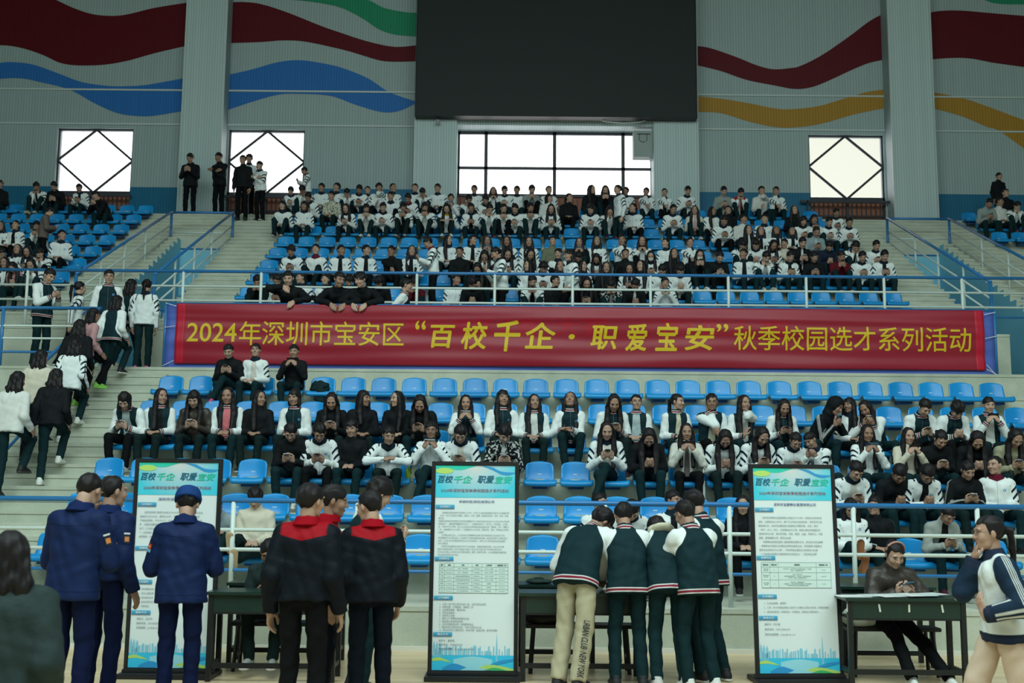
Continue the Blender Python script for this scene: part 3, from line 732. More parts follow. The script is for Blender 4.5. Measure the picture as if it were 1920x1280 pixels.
def jacket_mat(name, base, sleeve=None, collar=None, slashes=None, bands=None, inner=None, inner_w=.035, logo=None, yoke=None, sleeve_line=None, rough=.72, seams=None, raglan=0.0, shine=.10, pattern=None):
    if name in MATS: return MATS[name]
    g = NT(name, rough, shine)
    t = g.sep(g.attr('tp').outputs['Vector']); a = g.sep(g.attr('ap').outputs['Vector']); slv = g.attr('slv').outputs['Fac']; hem = g.attr('hem').outputs['Fac']
    ax = g.math('ABSOLUTE', t[0]); frontm = g.math('SUBTRACT', 1.0, g.step(t[1], -.02, .01)); backm = g.math('SUBTRACT', 1.0, frontm)
    c = g.mix(0.0, base, base); bodym = g.math('SUBTRACT', 1.0, g.step(slv, 0.0, .004))
    if pattern:
        n = g.noise(g.attr('tp').outputs['Vector'], 32, 2); c = g.mix(g.step(n, .56, .03), c, pattern)
    if yoke:
        lim = g.math('ADD', -.115, g.math('MULTIPLY', ax, .25)); lim = g.math('MULTIPLY_ADD', g.math('SUBTRACT', 1.0, g.step(ax, .035, .01)), -.0, lim)
        c = g.mix(g.math('MULTIPLY', g.step(t[2], lim, .003), bodym), c, yoke)
    if sleeve: c = g.mix(g.step(slv, -.004 + raglan, .004), c, sleeve)
    if slashes:
        ph = g.math('FRACT', g.math('DIVIDE', g.math('MULTIPLY_ADD', a[1], .055, a[0]), .088))
        m = g.math('MULTIPLY', g.band(ph, .0, .40, .03), g.band(a[0], .03, .27, .004))
        m = g.math('MULTIPLY', m, g.step(a[1], -.15, .05)); m = g.math('MULTIPLY', m, g.step(slv, -.03, .01)); c = g.mix(m, c, slashes)
        m = g.math('MULTIPLY', g.band(a[2], -.62, -.38, .05), g.step(a[0], .10, .01)); m = g.math('MULTIPLY', m, g.step(slv, .0, .01)); c = g.mix(m, c, slashes)
        m = g.math('MULTIPLY', g.band(g.math('SUBTRACT', ax, g.math('MULTIPLY', t[2], -.22)), .115, .133, .004), g.math('MULTIPLY', bodym, backm)); c = g.mix(m, c, slashes)
    if sleeve_line:
        m = g.math('MULTIPLY', g.band(g.math('FRACT', g.math('MULTIPLY', a[2], 5.5)), .25, .75, .1), g.band(a[2], -.30, .30, .02)); m = g.math('MULTIPLY', m, g.step(slv, .0, .01)); m = g.math('MULTIPLY', m, g.step(a[1], .0, .02)); c = g.mix(m, c, sleeve_line)
    if inner:
        w = g.math('MULTIPLY_ADD', g.math('MULTIPLY', t[2], -1.0), .06, inner_w)
        m = g.math('MULTIPLY', g.math('SUBTRACT', 1.0, g.step(g.math('SUBTRACT', ax, w), 0.0, .004)), g.math('MULTIPLY', frontm, bodym)); c = g.mix(m, c, inner)
    elif logo is not None or slashes:
        m = g.math('MULTIPLY', g.math('SUBTRACT', 1.0, g.step(ax, .0025, .002)), g.math('MULTIPLY', frontm, bodym)); c = g.mix(g.math('MULTIPLY', m, .6), c, (.15, .18, .2))
    if collar: 
        rr = g.math('SQRT', g.math('ADD', g.math('MULTIPLY', ax, ax), g.math('MULTIPLY', t[1], t[1]))); lim = g.math('MULTIPLY_ADD', g.math('MULTIPLY', ax, 1.0), .35, -.045)
        c = g.mix(g.math('MULTIPLY', g.math('MULTIPLY', g.step(t[2], lim, .004), g.math('SUBTRACT', 1.0, g.step(rr, .098, .004))), bodym), c, collar)
    if bands:
        dark, light, red = bands
        def rib(v):
            k = g.mix(g.band(v, .010, .050, .002), dark, light); return g.mix(g.band(v, .020, .040, .002), k, red)
        hm = g.math('SUBTRACT', 1.0, g.step(hem, .062, .002)); hm = g.math('MULTIPLY', hm, bodym)
        c = g.mix(hm, c, rib(hem))
        cu = g.math('SUBTRACT', .535, a[0]); cm = g.math('MULTIPLY', g.math('SUBTRACT', 1.0, g.step(cu, .062, .002)), g.step(slv, 0.0, .004)); c = g.mix(cm, c, rib(cu))
        cz = g.math('ADD', t[2], .022); rr = g.math('SQRT', g.math('ADD', g.math('MULTIPLY', ax, ax), g.math('MULTIPLY', t[1], t[1]))); km = g.math('MULTIPLY', g.math('MULTIPLY', g.step(cz, 0.0, .002), g.math('SUBTRACT', 1.0, g.step(rr, .085, .003))), bodym); c = g.mix(km, c, rib(cz))
    if logo:
        u = g.math('SUBTRACT', t[0], .085); w = g.math('ADD', t[2], .155); r = g.math('SQRT', g.math('ADD', g.math('MULTIPLY', u, u), g.math('MULTIPLY', w, w)))
        m = g.math('MULTIPLY', g.band(r, .008, .019, .003), frontm); m = g.math('MULTIPLY', m, bodym); c = g.mix(m, c, logo)
    if seams:
        m = g.band(g.math('MULTIPLY_ADD', ax, -.12, t[2]), -.128, -.122, .002); m2 = g.band(hem, .055, .060, .002)
        m = g.math('MULTIPLY', g.math('MAXIMUM', m, m2), bodym); c = g.mix(g.math('MULTIPLY', m, .7), c, seams)
    o = g.obj(); n = g.noise(o, 6, 4, .55); n2 = g.noise(o, 26, 3); g.bump(g.math('ADD', g.math('MULTIPLY', n, 1.0), g.math('MULTIPLY', n2, .25)), .6, .022)
    g.col(g.mix(g.math('MULTIPLY', g.noise(o, 3, 2), .16), c, (.004, .006, .007))); MATS[name] = g.m; return g.m
RIB = (TEAL, (.60, .62, .60), (.22, .02, .04))
LOGO = (.10, .30, .62)
def outfit(k):
    J = {
     'sport': lambda: jacket_mat('white_sport_jacket', WHITE, collar=NAVY, slashes=NAVY, logo=LOGO),
     'sport2': lambda: jacket_mat('white_sport_jacket_black_shirt', WHITE, collar=NAVY, slashes=NAVY, inner=BLACK, logo=LOGO),
     'sport3': lambda: jacket_mat('white_sport_jacket_white_shirt', WHITE, collar=NAVY, slashes=NAVY, inner=(.60, .60, .54)),
     'sportred': lambda: jacket_mat('white_sport_jacket_red_collar', WHITE, collar=(.12, .010, .025), slashes=NAVY, inner=None, logo=LOGO),
     'varsity': lambda: jacket_mat('teal_varsity_jacket', TEAL, sleeve=WHITE, bands=RIB, logo=LOGO, raglan=-.03),
     'varsityg': lambda: jacket_mat('varsity_jacket_grey_shirt', TEAL, sleeve=WHITE, bands=RIB, inner=(.36, .45, .46), inner_w=.05),
     'varsityk': lambda: jacket_mat('varsity_jacket_black_shirt', TEAL, sleeve=WHITE, bands=RIB, inner=BLACK, inner_w=.045),
     'varsityp': lambda: jacket_mat('varsity_jacket_pink_shirt', TEAL, sleeve=WHITE, bands=RIB, inner=(.62, .18, .20), inner_w=.045),
     'varsityw': lambda: jacket_mat('varsity_jacket_white_shirt', TEAL, sleeve=WHITE, bands=RIB, inner=(.62, .66, .62), inner_w=.045),
     'varsityc': lambda: jacket_mat('varsity_jacket_cream_hood', TEAL, sleeve=WHITE, bands=RIB, inner=(.56, .55, .42), inner_w=.03),
     'black': lambda: jacket_mat('black_jacket', BLACK), 'blackw': lambda: jacket_mat('black_jacket_white_shirt', BLACK, inner=(.55, .6, .58), inner_w=.02),
     'blackl': lambda: jacket_mat('black_lined_jacket', BLACK, sleeve_line=(.6, .64, .62)),
     'blackp': lambda: jacket_mat('black_printed_jacket', BLACK, pattern=(.5, .54, .52), inner=(.55, .6, .58), inner_w=.02),
     'leather': lambda: jacket_mat('brown_leather_jacket', (.042, .034, .028), rough=.42, shine=.35),
     'grey': lambda: jacket_mat('grey_jacket', (.26, .31, .30)), 'greyk': lambda: jacket_mat('grey_jacket_black_shirt', (.30, .34, .32), inner=BLACK, inner_w=.04),
     'brown': lambda: jacket_mat('taupe_coat', (.13, .105, .095)), 'cream': lambda: jacket_mat('cream_sweatshirt', (.60, .57, .46)),
     'creamp': lambda: jacket_mat('cream_printed_jacket', (.55, .56, .44), pattern=(.06, .07, .07)), 'white': lambda: jacket_mat('white_sweatshirt', (.64, .67, .64)),
     'creamc': lambda: jacket_mat('cream_coat', (.58, .60, .54), inner=(.10, .09, .09), inner_w=.02),
     'pink': lambda: jacket_mat('pink_hoodie', (.48, .27, .28)), 'creampink': lambda: jacket_mat('cream_jacket_pink_scarf', (.60, .60, .52), inner=(.55, .35, .36), inner_w=.02),
     'red': lambda: jacket_mat('dark_red_jacket', (.10, .008, .016)), 'redwhite': lambda: jacket_mat('red_white_jacket', (.36, .02, .025), sleeve=WHITE, inner=(.5, .5, .5), inner_w=.01),
     'denim': lambda: jacket_mat('pale_denim_jacket', (.26, .34, .36), inner=(.5, .56, .54), inner_w=.015), 'olive': lambda: jacket_mat('olive_shirt', (.16, .18, .12)),
     'olivec': lambda: jacket_mat('pale_olive_jacket', (.33, .33, .22)), 'navy': lambda: jacket_mat('navy_jacket', (.012, .020, .040)),
     'yellow': lambda: jacket_mat('white_jacket_yellow_panel', WHITE, collar=(.55, .42, .03), slashes=NAVY),
     'bluework': lambda: jacket_mat('blue_work_jacket', (.008, .019, .074), seams=(.002, .005, .025), rough=.6),
     'redwork': lambda: jacket_mat('red_and_black_work_jacket', (.005, .008, .013), yoke=(.30, .003, .010), collar=(.30, .003, .010), rough=.6),
     'walker': lambda: jacket_mat('white_navy_panel_jacket', WHITE, sleeve=(.012, .030, .060), collar=(.012, .030, .060), slashes=None, sleeve_line=(.6, .64, .62), bands=((.015, .025, .05), (.015, .025, .05), (.02, .03, .06))),
     'dark': lambda: jacket_mat('dark_grey_green_coat', (.026, .044, .044)),
    }
    return J[k]()
TROU = {'teal': lambda: fabric('dark_teal_trousers', (.006, .022, .026)), 'black': lambda: fabric('black_trousers', (.005, .006, .007)), 'khaki': lambda: fabric('khaki_trousers', (.40, .37, .25)),
        'blue': lambda: fabric('blue_work_trousers', (.005, .010, .042)), 'navy': lambda: fabric('navy_trousers', (.004, .007, .013)), 'cream': lambda: fabric('cream_trousers', (.62, .49, .38)), 'green': lambda: fabric('dark_green_trousers', (.007, .018, .018))}
def shoe_mats(k):
    c = {'white': ((.62, .66, .62), (.55, .56, .50)), 'black': ((.012, .012, .014), (.05, .05, .05)), 'pink': ((.62, .08, .28), (.60, .55, .56)), 'grey': ((.30, .33, .31), (.5, .5, .44)), 'blackw': ((.015, .015, .018), (.60, .62, .58)), 'red': ((.5, .5, .48), (.40, .03, .04)), 'wine': ((.08, .01, .03), (.12, .10, .10)), 'green': ((.2, .5, .08), (.25, .6, .1)), 'tan': ((.5, .46, .34), (.48, .36, .22)), 'orange': ((.42, .17, .07), (.42, .17, .07))}[k]
    return flat('shoe_upper_'+k, c[0], .6), flat('shoe_sole_'+k, c[1], .6)

# --- poses -------------------------------------------------------------
UA, FA, TH, SH = .285, .25, .425, .41
def ik(a, t, l1, l2, pole):
    d = t-a; L = np.linalg.norm(d); mx = (l1+l2)*.995; mn = abs(l1-l2)+.03
    u = d/max(L, 1e-6); L = min(max(L, mn), mx); x = (l1*l1-l2*l2+L*L)/(2*L); h = math.sqrt(max(l1*l1-x*x, 0))
    p = pole - (pole@u)*u; n = np.linalg.norm(p); p = p/n if n > 1e-5 else A3(0, 0, 1)
    return a+u*x+p*h, a+u*L
def skeleton(seated=True, lean=15, pitch=20, yaw=0, roll=0, twist=0, hands=None, elbow=None, feet=None, knee=None, hz=None, shift=0.0, build=1.0, **kw):
    r = math.radians; S = {}
    P0 = A3(0, 0, .095) if seated else A3(0, 0, .925)
    if hz is not None: P0[2] = hz
    P0[0] += shift
    Rl = rz(r(twist))@rx(r(lean*.55)); Rc = rz(r(twist))@rx(r(lean*1.2))
    M = P0 + Rl@A3(0, 0, .20); N = M + Rc@A3(0, 0, .285)
    Rh = rz(r(yaw))@rx(r(pitch))@ry(r(roll)); Rn = rx(r((lean*1.2+pitch)*.5))
    pv = N + (rz(r(twist))@Rn)@A3(0, 0, .075); Hc = pv + Rh@A3(0, -.018, .080)
    S.update(P0=P0, M=M, N=N, pv=pv, Hc=Hc, Rh=Rh, Rc=Rc, Rl=Rl, seated=seated, build=build)
    hands = hands or {}; feet = feet or {}; elbow = elbow or {}; knee = knee or {}
    for s in (-1, 1):
        sh = N + Rc@A3(s*.160*build, 0.005, -.078)
        ht = hands.get(s); ht = np.array(ht, float) if ht is not None else (A3(s*.09, -.30, .20) if seated else sh + A3(s*.05, -.03, -.52))
        el, wr = ik(sh, ht, UA, FA, np.array(elbow.get(s, (s*.5, .5, -.6)), float))
        hp = P0 + A3(s*.085, 0, -.005)
        ft = feet.get(s); ft = np.array(ft, float) if ft is not None else (A3(s*.11, -.44, -.30) if seated else A3(s*.10+shift*.5, .02, .085))
        kn, an = ik(hp, ft, TH, SH, np.array(knee.get(s, (s*.18, -1, .6) if seated else (s*.05, -1, 0)), float))
        S[s] = dict(sh=sh, el=el, wr=wr, hip=hp, kn=kn, an=an)
    S['kw'] = kw; return S
def hand_frame(S, s, style, kw):
    a = S[s]; f = a['wr']-a['el']; f = f/np.linalg.norm(f)
    fd = kw.get('fdir'); 
    if fd is not None: f = .35*f + np.array([fd[0]*s, fd[1], fd[2]]); f /= np.linalg.norm(f)
    pn = np.array(kw.get('palm', (-1.0, .15, .25)), float); pn = A3(pn[0]*s, pn[1], pn[2])
    pn = pn - (pn@f)*f; pn /= np.linalg.norm(pn)
    z = -pn; y = f; x = np.cross(y, z)                     # right handed frame: fingers y, back of hand z
    return np.stack([x, y, z], 1)
def torso_parts(S):
    return
def bbox(S, pad):
    pts = [S['P0'], S['N'], S['Hc']] + [S[s][k] for s in (-1, 1) for k in ('sh', 'el', 'wr', 'hip', 'kn', 'an')]
    pts = np.array(pts); return pts.min(0)-pad, pts.max(0)+pad
def wrinkle(p, amp, seed):
    x, y, z = p[:, 0], p[:, 1], p[:, 2]
    return amp*(np.sin(31*z+7*np.sin(11*x+seed)+4*np.sin(9*y+seed))*.6 + np.sin(23*x+19*y+6*np.sin(13*z+seed*2))*.4)
def jacket_geo(S, h, kw, seed=0.0, puff=0.0):
    P0, M, N, Rc, b = S['P0'], S['M'], S['N'], S['Rc'], S['build']
    pf = .018+puff; ch = M + (N-M)*.55; hem_n = S['Rl']@A3(0, 0, 1); seated = S['seated']
    hemo = P0 - hem_n*(.0 if seated else kw.get('hem', .075))
    lowr = kw.get('lowr', .012)
    def torso(p):
        d = np.full(len(p), 9.0)
        for s in (-1, 1):
            w = Rc@A3(s, 0, 0)
            d = smin(d, cone(p, P0+w*.070+hem_n*-.10, M+w*.064, .088+pf+lowr, .080+pf), .025)
            d = smin(d, cone(p, M+w*.064, ch+w*.074*b, .080+pf, .086+pf), .025)
            d = smin(d, cone(p, ch+w*.074*b, S[s]['sh']-w*.022, .084+pf, .045+pf), .025)
            d = smin(d, cone(p, N+Rc@A3(0, .008, -.020), S[s]['sh']-w*.01, .046+pf*.5, .044+pf*.7), .03)
        d = smin(d, cone(p, P0+hem_n*-.10, M, .094+pf+lowr, .088+pf), .02); d = smin(d, cone(p, M, ch, .088+pf, .088+pf), .02)
        return smax(d, (hemo-p)@hem_n*1.0, .008)
    nd = S['pv']-N; nd = nd/np.linalg.norm(nd)
    def coll(p):
        c = cone(p, N-nd*.03, N+nd*(.052+kw.get('collar', 0)), .074, .068); c = smax(c, (p-N)@nd-(.050+kw.get('collar', 0)), .003); c = smax(c, -cone(p, N+nd*.03, N+nd*.12, .050, .064), .003)
        if kw.get('hood'): c = smin(c, ell((p-(N+Rc@A3(0, .075, -.01)))@Rc, A3(0, 0, 0), (.11, .055, .07)), .03)
        return c
    def arm(p, s):
        a = S[s]; f = a['wr']-a['el']; f = f/np.linalg.norm(f)
        d = smin(cone(p, a['sh'], a['el'], .047+pf, .042+pf), cone(p, a['el'], a['wr'], .042+pf, .030+pf*.8), .015)
        return smax(d, (p-a['wr'])@f-.004, .004)
    def full(p):
        d = smin(torso(p), coll(p), .03)
        for s in (-1, 1): d = smin(d, arm(p, s), .018)
        return d + wrinkle(p, .0050, seed)
    pts = np.array([P0-hem_n*.15, N] + [S[s][k] for s in (-1, 1) for k in ('sh', 'el', 'wr')]); lo, hi = pts.min(0)-.17, pts.max(0)+.15
    v, q = nets(full, lo, hi, h)
    tp = (v-N)@Rc; dt = torso(v); da = {s: arm(v, s) for s in (-1, 1)}; side = np.where(da[1] < da[-1], 1, -1)
    dmin = np.minimum(da[1], da[-1]); slv = dt-dmin; T = np.zeros(len(v)); co = np.zeros(len(v)); si = np.zeros(len(v))
    for s in (-1, 1):
        a = S[s]; m = side == s; p = v[m]
        u1 = a['el']-a['sh']; L1 = np.linalg.norm(u1); u1 = u1/L1; u2 = a['wr']-a['el']; L2 = np.linalg.norm(u2); u2 = u2/L2
        d1 = cone(p, a['sh'], a['el'], .05, .05); d2 = cone(p, a['el'], a['wr'], .05, .05)
        t1 = np.clip((p-a['sh'])@u1, -.06, L1); t2 = np.clip((p-a['el'])@u2, 0, L2+.02); use2 = d2 < d1
        T[m] = np.where(use2, L1+t2, t1)
        ax_ = np.where(use2[:, None], u2, u1); base = np.where(use2[:, None], a['el'], a['sh']); r_ = p-base; r_ = r_-(r_*ax_).sum(1)[:, None]*ax_
        r_ /= np.maximum(np.linalg.norm(r_, axis=1), 1e-6)[:, None]
        out = Rc@A3(s, 0, .25); out = out/np.linalg.norm(out); fr = Rc@A3(0, -1, 0)
        co[m] = r_@out; si[m] = r_@fr
    hem = (v-hemo)@hem_n
    return v, q, {'tp': tp, 'ap': np.stack([T, co, si], 1), 'slv': slv, 'hem': hem}
def trouser_geo(S, h, kw, seed=0.0):
    P0 = S['P0']; bg = kw.get('baggy', 0.0); up = S['Rl']@A3(0, 0, 1)
    def fn(p):
        d = np.full(len(p), 9.0)
        d = smin(d, cone(p, P0+A3(-.06, .01, .01), P0+A3(.06, .01, .01), .094, .094), .03); d = smin(d, cone(p, P0, P0+up*.08, .090, .074), .02)
        d = smax(d, (p-P0)@up-.10, .01)
        for s in (-1, 1):
            a = S[s]; f = a['an']-a['kn']; f = f/np.linalg.norm(f)
            e = smin(cone(p, a['hip'], a['kn'], .082+bg*.5, .062+bg), cone(p, a['kn'], a['an'], .062+bg, .054+bg*1.2), .015)
            e = smax(e, (p-a['an'])@f-kw.get('cuff', .015), .005); d = smin(d, e, .018)
        return d + wrinkle(p, .005, seed+3)
    pts = np.array([P0] + [S[s][k] for s in (-1, 1) for k in ('hip', 'kn', 'an')]); lo, hi = pts.min(0)-.17, pts.max(0)+.17
    return nets(fn, lo, hi, h)
def body_geo(S, lo_res, style, kw):
    P0, M, N = S['P0'], S['M'], S['N']
    def fn(p):
        d = cone(p, P0, M, .066, .066); d = smin(d, cone(p, M, N-(S['pv']-N)*.3, .066, .045), .03); d = smin(d, cone(p, N-(S['pv']-N)*.3, S['pv']+S['Rh']@A3(0, -.0, .02), .056, .054), .02)
        for s in (-1, 1):
            a = S[s]; d = smin(d, cone(p, N+(a['sh']-N)*.2, a['sh'], .034, .034), .02)
            d = smin(d, cone(p, a['sh'], a['el'], .042, .036), .02); d = smin(d, cone(p, a['el'], a['wr'], .036, .026), .02)
            d = smin(d, cone(p, P0, a['hip'], .06, .06), .01); d = smin(d, cone(p, a['hip'], a['kn'], .058, .042), .01); d = smin(d, cone(p, a['kn'], a['an'], .042, .032), .01)
        return d
    lo, hi = bbox(S, .12); v, q = nets(fn, lo, hi, .02 if lo_res else .016)
    hv, hq = HEAD_LO if lo_res == 2 else HEAD
    far = np.full((len(v), 3), 9.0); V = [v]; Q = [q]; HP = [far]; n = len(v)
    V.append(hv*kw.get('headscale', 1.0)@S['Rh'].T + S['Hc']); Q.append(hq+n); HP.append(hv); n += len(hv)
    for s in (-1, 1):
        gv, gq = HANDS[(kw.get('hand', 'rest'), 1 if lo_res else 0)]
        gv = gv.copy(); Rf = hand_frame(S, s, style, kw)
        # thumb (+x of the hand model) must point to the side given by the frame; mirror where needed
        th = np.array(kw.get('thumb', (-.6, -.2, .8)), float); th = A3(th[0]*s, th[1], th[2])
        if (Rf[:, 0]@th) < 0: gv[:, 0] *= -1; gq = gq[:, ::-1]
        V.append(gv@Rf.T + S[s]['wr']); Q.append(gq+n); HP.append(np.full((len(gv), 3), 9.0)); n += len(gv)
        S[s]['hf'] = Rf
    return np.concatenate(V), np.concatenate(Q), np.concatenate(HP)
# --- hair ---------------------------------------------------------------
def hair_geo(S, kind, h, seed=0.0):
    Rh, Hc = S['Rh'], S['Hc']; dn = Rh.T@A3(0, 0, -1); bk = S['Rc']@A3(0, 1, 0); bk = Rh.T@bk; fw = -bk
    thick = {'short': 0, 'buzz': -.004, 'curly': .010, 'fluffy': .006}.get(kind, .0)
    hl = {'buzz': .068, 'short': .052, 'fluffy': .038, 'curly': .040, 'long': .058, 'bangs': .038, 'bob': .040, 'tail': .066, 'bun': .066, 'hood': .05}.get(kind, .05)
    side = {'short': -.008, 'buzz': .0, 'fluffy': -.02, 'curly': -.02}.get(kind, -.05)
    def fn(p):
        x, y, z = p[:, 0], p[:, 1], p[:, 2]; ax = np.abs(x)
        wob = .0035*np.sin(70*x+seed)*np.sin(60*z+seed*3)*(2.2 if kind in ('curly', 'fluffy') else 1) + .003*np.sin(110*x+40*y)
        cap = ell(p, A3(0, .017, .032), (.086+thick, .102+thick, .095+thick)) + wob
        hline = hl - .35*np.clip(ax-.02, 0, 1)*1.0 + .006*np.sin(95*x+seed*5) + .22*(x*(1 if seed % 2 < 1 else -1))
        face = np.maximum(y+.020+.25*np.clip(z, -1, .05), z-hline)          # front region without hair
        sidecut = np.maximum(y-.030, z-side)                                # around the ears
        low = z+.062-.0*y
        d = smax(cap, -face, .006)
        if kind in ('short', 'buzz', 'fluffy', 'curly'): d = smax(smax(d, -sidecut, .006), -low, .01)
        else: d = smax(d, -(low+.02), .01)
        if kind in ('long', 'bangs'):
            L = .40 if kind == 'long' else .30
            for s in (-1, 1):
                a = A3(s*.066, -.010, .02); m = A3(s*.079, -.004, -.07); e = m + dn*L*.5 + fw*.035*0 + A3(s*.012, 0, 0); e2 = m + dn*L + fw*.07
                c = smin(cone(p, a, m, .034, .038), cone(p, m, e, .038, .048), .02); c = smin(c, cone(p, e, e2, .048, .032), .02)
                b1 = A3(s*.035, .070, .0); b2 = b1+dn*.13+bk*.015; b3 = b1+dn*(L+.07)+bk*.035
                c = smin(c, cone(p, b1, b2, .048, .046), .03); c = smin(c, cone(p, b2, b3, .046, .030), .03)
                d = smin(d, c + wob*.5, .012)
            d = smax(d, -smax(y+.045, ax-.056, .01), .006) if kind == 'long' else smax(d, -np.maximum(np.maximum(y+.045, ax-.058), z-hline), .006)
        if kind == 'backlong':
            for s in (-1, 0, 1):
                b1 = A3(s*.045, .060, .0); b2 = b1+dn*.14+bk*.02+A3(s*.02, 0, 0); b3 = b1+dn*.54+bk*.05+A3(s*.03, 0, 0)
                c = smin(cone(p, b1, b2, .050, .052), cone(p, b2, b3, .052, .030), .03); d = smin(d, c+wob*1.6, .02)
        if kind == 'bob':
            for s in (-1, 1):
                a = A3(s*.060, .015, .02); e = a + dn*.13 + A3(s*.01, 0, 0); d = smin(d, cone(p, a, e, .034, .030)+wob, .015)
                b1 = A3(s*.03, .06, 0); d = smin(d, cone(p, b1, b1+dn*.12, .05, .045)+wob, .03)
            d = smax(d, -np.maximum(np.maximum(y+.038, ax-.058), z-hline), .006)
        if kind == 'tail':
            b0 = A3(0, .115, .03); b1 = b0 + bk*.05 + dn*.03; b2 = b1 + dn*.12 + bk*.01; b3 = b2 + dn*.17 - bk*.01
            d = smin(d, cone(p, A3(0, .09, .03), b1, .020, .026), .015); d = smin(d, cone(p, b1, b2, .030, .030)+wob, .015); d = smin(d, cone(p, b2, b3, .030, .012)+wob, .015)
        if kind == 'bun': d = smin(d, ell(p, A3(0, .108, .06), (.036, .034, .036))+wob, .01)
        return d
    pts = [A3(0, 0, 0)-.14, A3(0, 0, 0)+.17]
    if kind in ('long', 'bangs', 'backlong', 'tail'):
        L = .64; pts += [dn*L+bk*.10-.06, dn*L+bk*.10+.06, dn*L+fw*.12-.10, dn*L+fw*.12+.10]
    pts = np.array(pts); v, q = nets(fn, pts.min(0), pts.max(0), h)
    return v@Rh.T+Hc, q
def hood_geo(S):
    def fn(p):
        d = ell(p, A3(0, .022, .020), (.108, .125, .125)); d = smax(d, -ell(p, A3(0, -.10, -.02), (.075, .09, .10)), .01)
        return smin(d, cone(p, A3(0, .05, -.09), A3(0, .04, -.13), .08, .09), .04)
    v, q = nets(fn, (-.16, -.16, -.26), (.16, .2, .17), .012); return v@S['Rh'].T+S['Hc'], q
# --- props tied to a head ------------------------------------------------
def glasses_mesh():
    b = MB()
    for s in (-1, 1):
        b.tube([(s*.031+.019*math.cos(t*PI/6), -.098, .008+.015*math.sin(t*PI/6)) for t in range(13)], .0014, 5, False)
        b.tube([(s*.052, -.096, .012), (s*.076, -.06, .012), (s*.080, .0, .008)], .0014, 5)
    b.tube([(-.012, -.100, .010), (.012, -.100, .010)], .0014, 5); me = b.mesh('glasses'); me.materials.append(flat('thin_dark_metal', (.03, .03, .03), .3)); return me
ME_GLASS = glasses_mesh()
mv, mq = nets(lambda p: smax(smax(ell(p, A3(0, -.045, -.045), (.062, .066, .060)), p[:, 2]+.012, .008), p[:, 1]+.035, .004), (-.08, -.13, -.12), (.08, 0, .01), .008)
ME_MASK = np_mesh('face_mask', mv, mq); ME_MASK.materials.append(flat('pale_mask', (.60, .68, .68), .7))
def phone_mesh():
    b = MB(); b.box(-.037, .037, -.0045, .0045, -.076, .076); me = b.mesh('phone'); bm = bmesh.new(); bm.from_mesh(me); bmesh.ops.bevel(bm, geom=list(bm.edges), offset=.004, segments=2, affect='EDGES'); bm.to_mesh(me); bm.free(); return me
ME_PHONE = phone_mesh(); ME_PHONE.materials.append(flat('phone_black', (.015, .016, .02), .3))
b_ = MB(); b_.box(-.033, .033, -.0056, -.0046, -.070, .070); ME_SCR = b_.mesh('screen'); ME_SCR.materials.append(flat('phone_screen', (.05, .07, .09), .1, spec=.6))
b_ = MB(); b_.box(-.028, -.006, .0046, .0075, .042, .068); ME_LENS = b_.mesh('camera_bump'); ME_LENS.materials.append(flat('lens_black', (.01, .01, .01), .2))

GEO = {}
def geo(key, pose, lod, hair):
    """meshes of one pose, cached; hair separately cached per kind"""
    k = (key, lod)
    if k not in GEO:
        S = skeleton(**pose); kw = pose.get('kw2', {}); seed = (sum(map(ord, str(key))) % 17)*.7
        hj = {0: .0115, 1: .0150, 2: .019}[lod]; G = {'S': S}
        v, q, hp = body_geo(S, lod, None, kw); G['body'] = np_mesh('person', v, q, {'hp': hp})
        v, q, at = jacket_geo(S, hj, kw, seed, kw.get('puff', 0)); G['jacket'] = np_mesh('jacket', v, q, at)
        v, q = trouser_geo(S, hj*1.1, kw, seed); G['trousers'] = np_mesh('trousers', v, q)
        for nm in ('body', 'jacket', 'trousers'): G[nm].materials.append(M_SKIN)
        GEO[k] = G
    G = GEO[k]; hk = ('hair', hair)
    if hk not in G:
        S = G['S']
        if hair == 'hoodup': v, q = hood_geo(S)
        else: v, q = hair_geo(S, hair, {0: .0075, 1: .0095, 2: .0125}[lod], (sum(map(ord, str(key)+hair)) % 11)*.9)
        G[hk] = np_mesh('hair', v, q); G[hk].materials.append(M_HAIR)
    return G
def set_mat(o, m, i=0):
    o.material_slots[i].link = 'OBJECT'; o.material_slots[i].material = m
def mat4(R, t):
    M_ = Matrix.Identity(4)
    for i in range(3):
        for j in range(3): M_[i][j] = R[i][j]
        M_[i][3] = t[i]
    return M_
PEOPLE = []
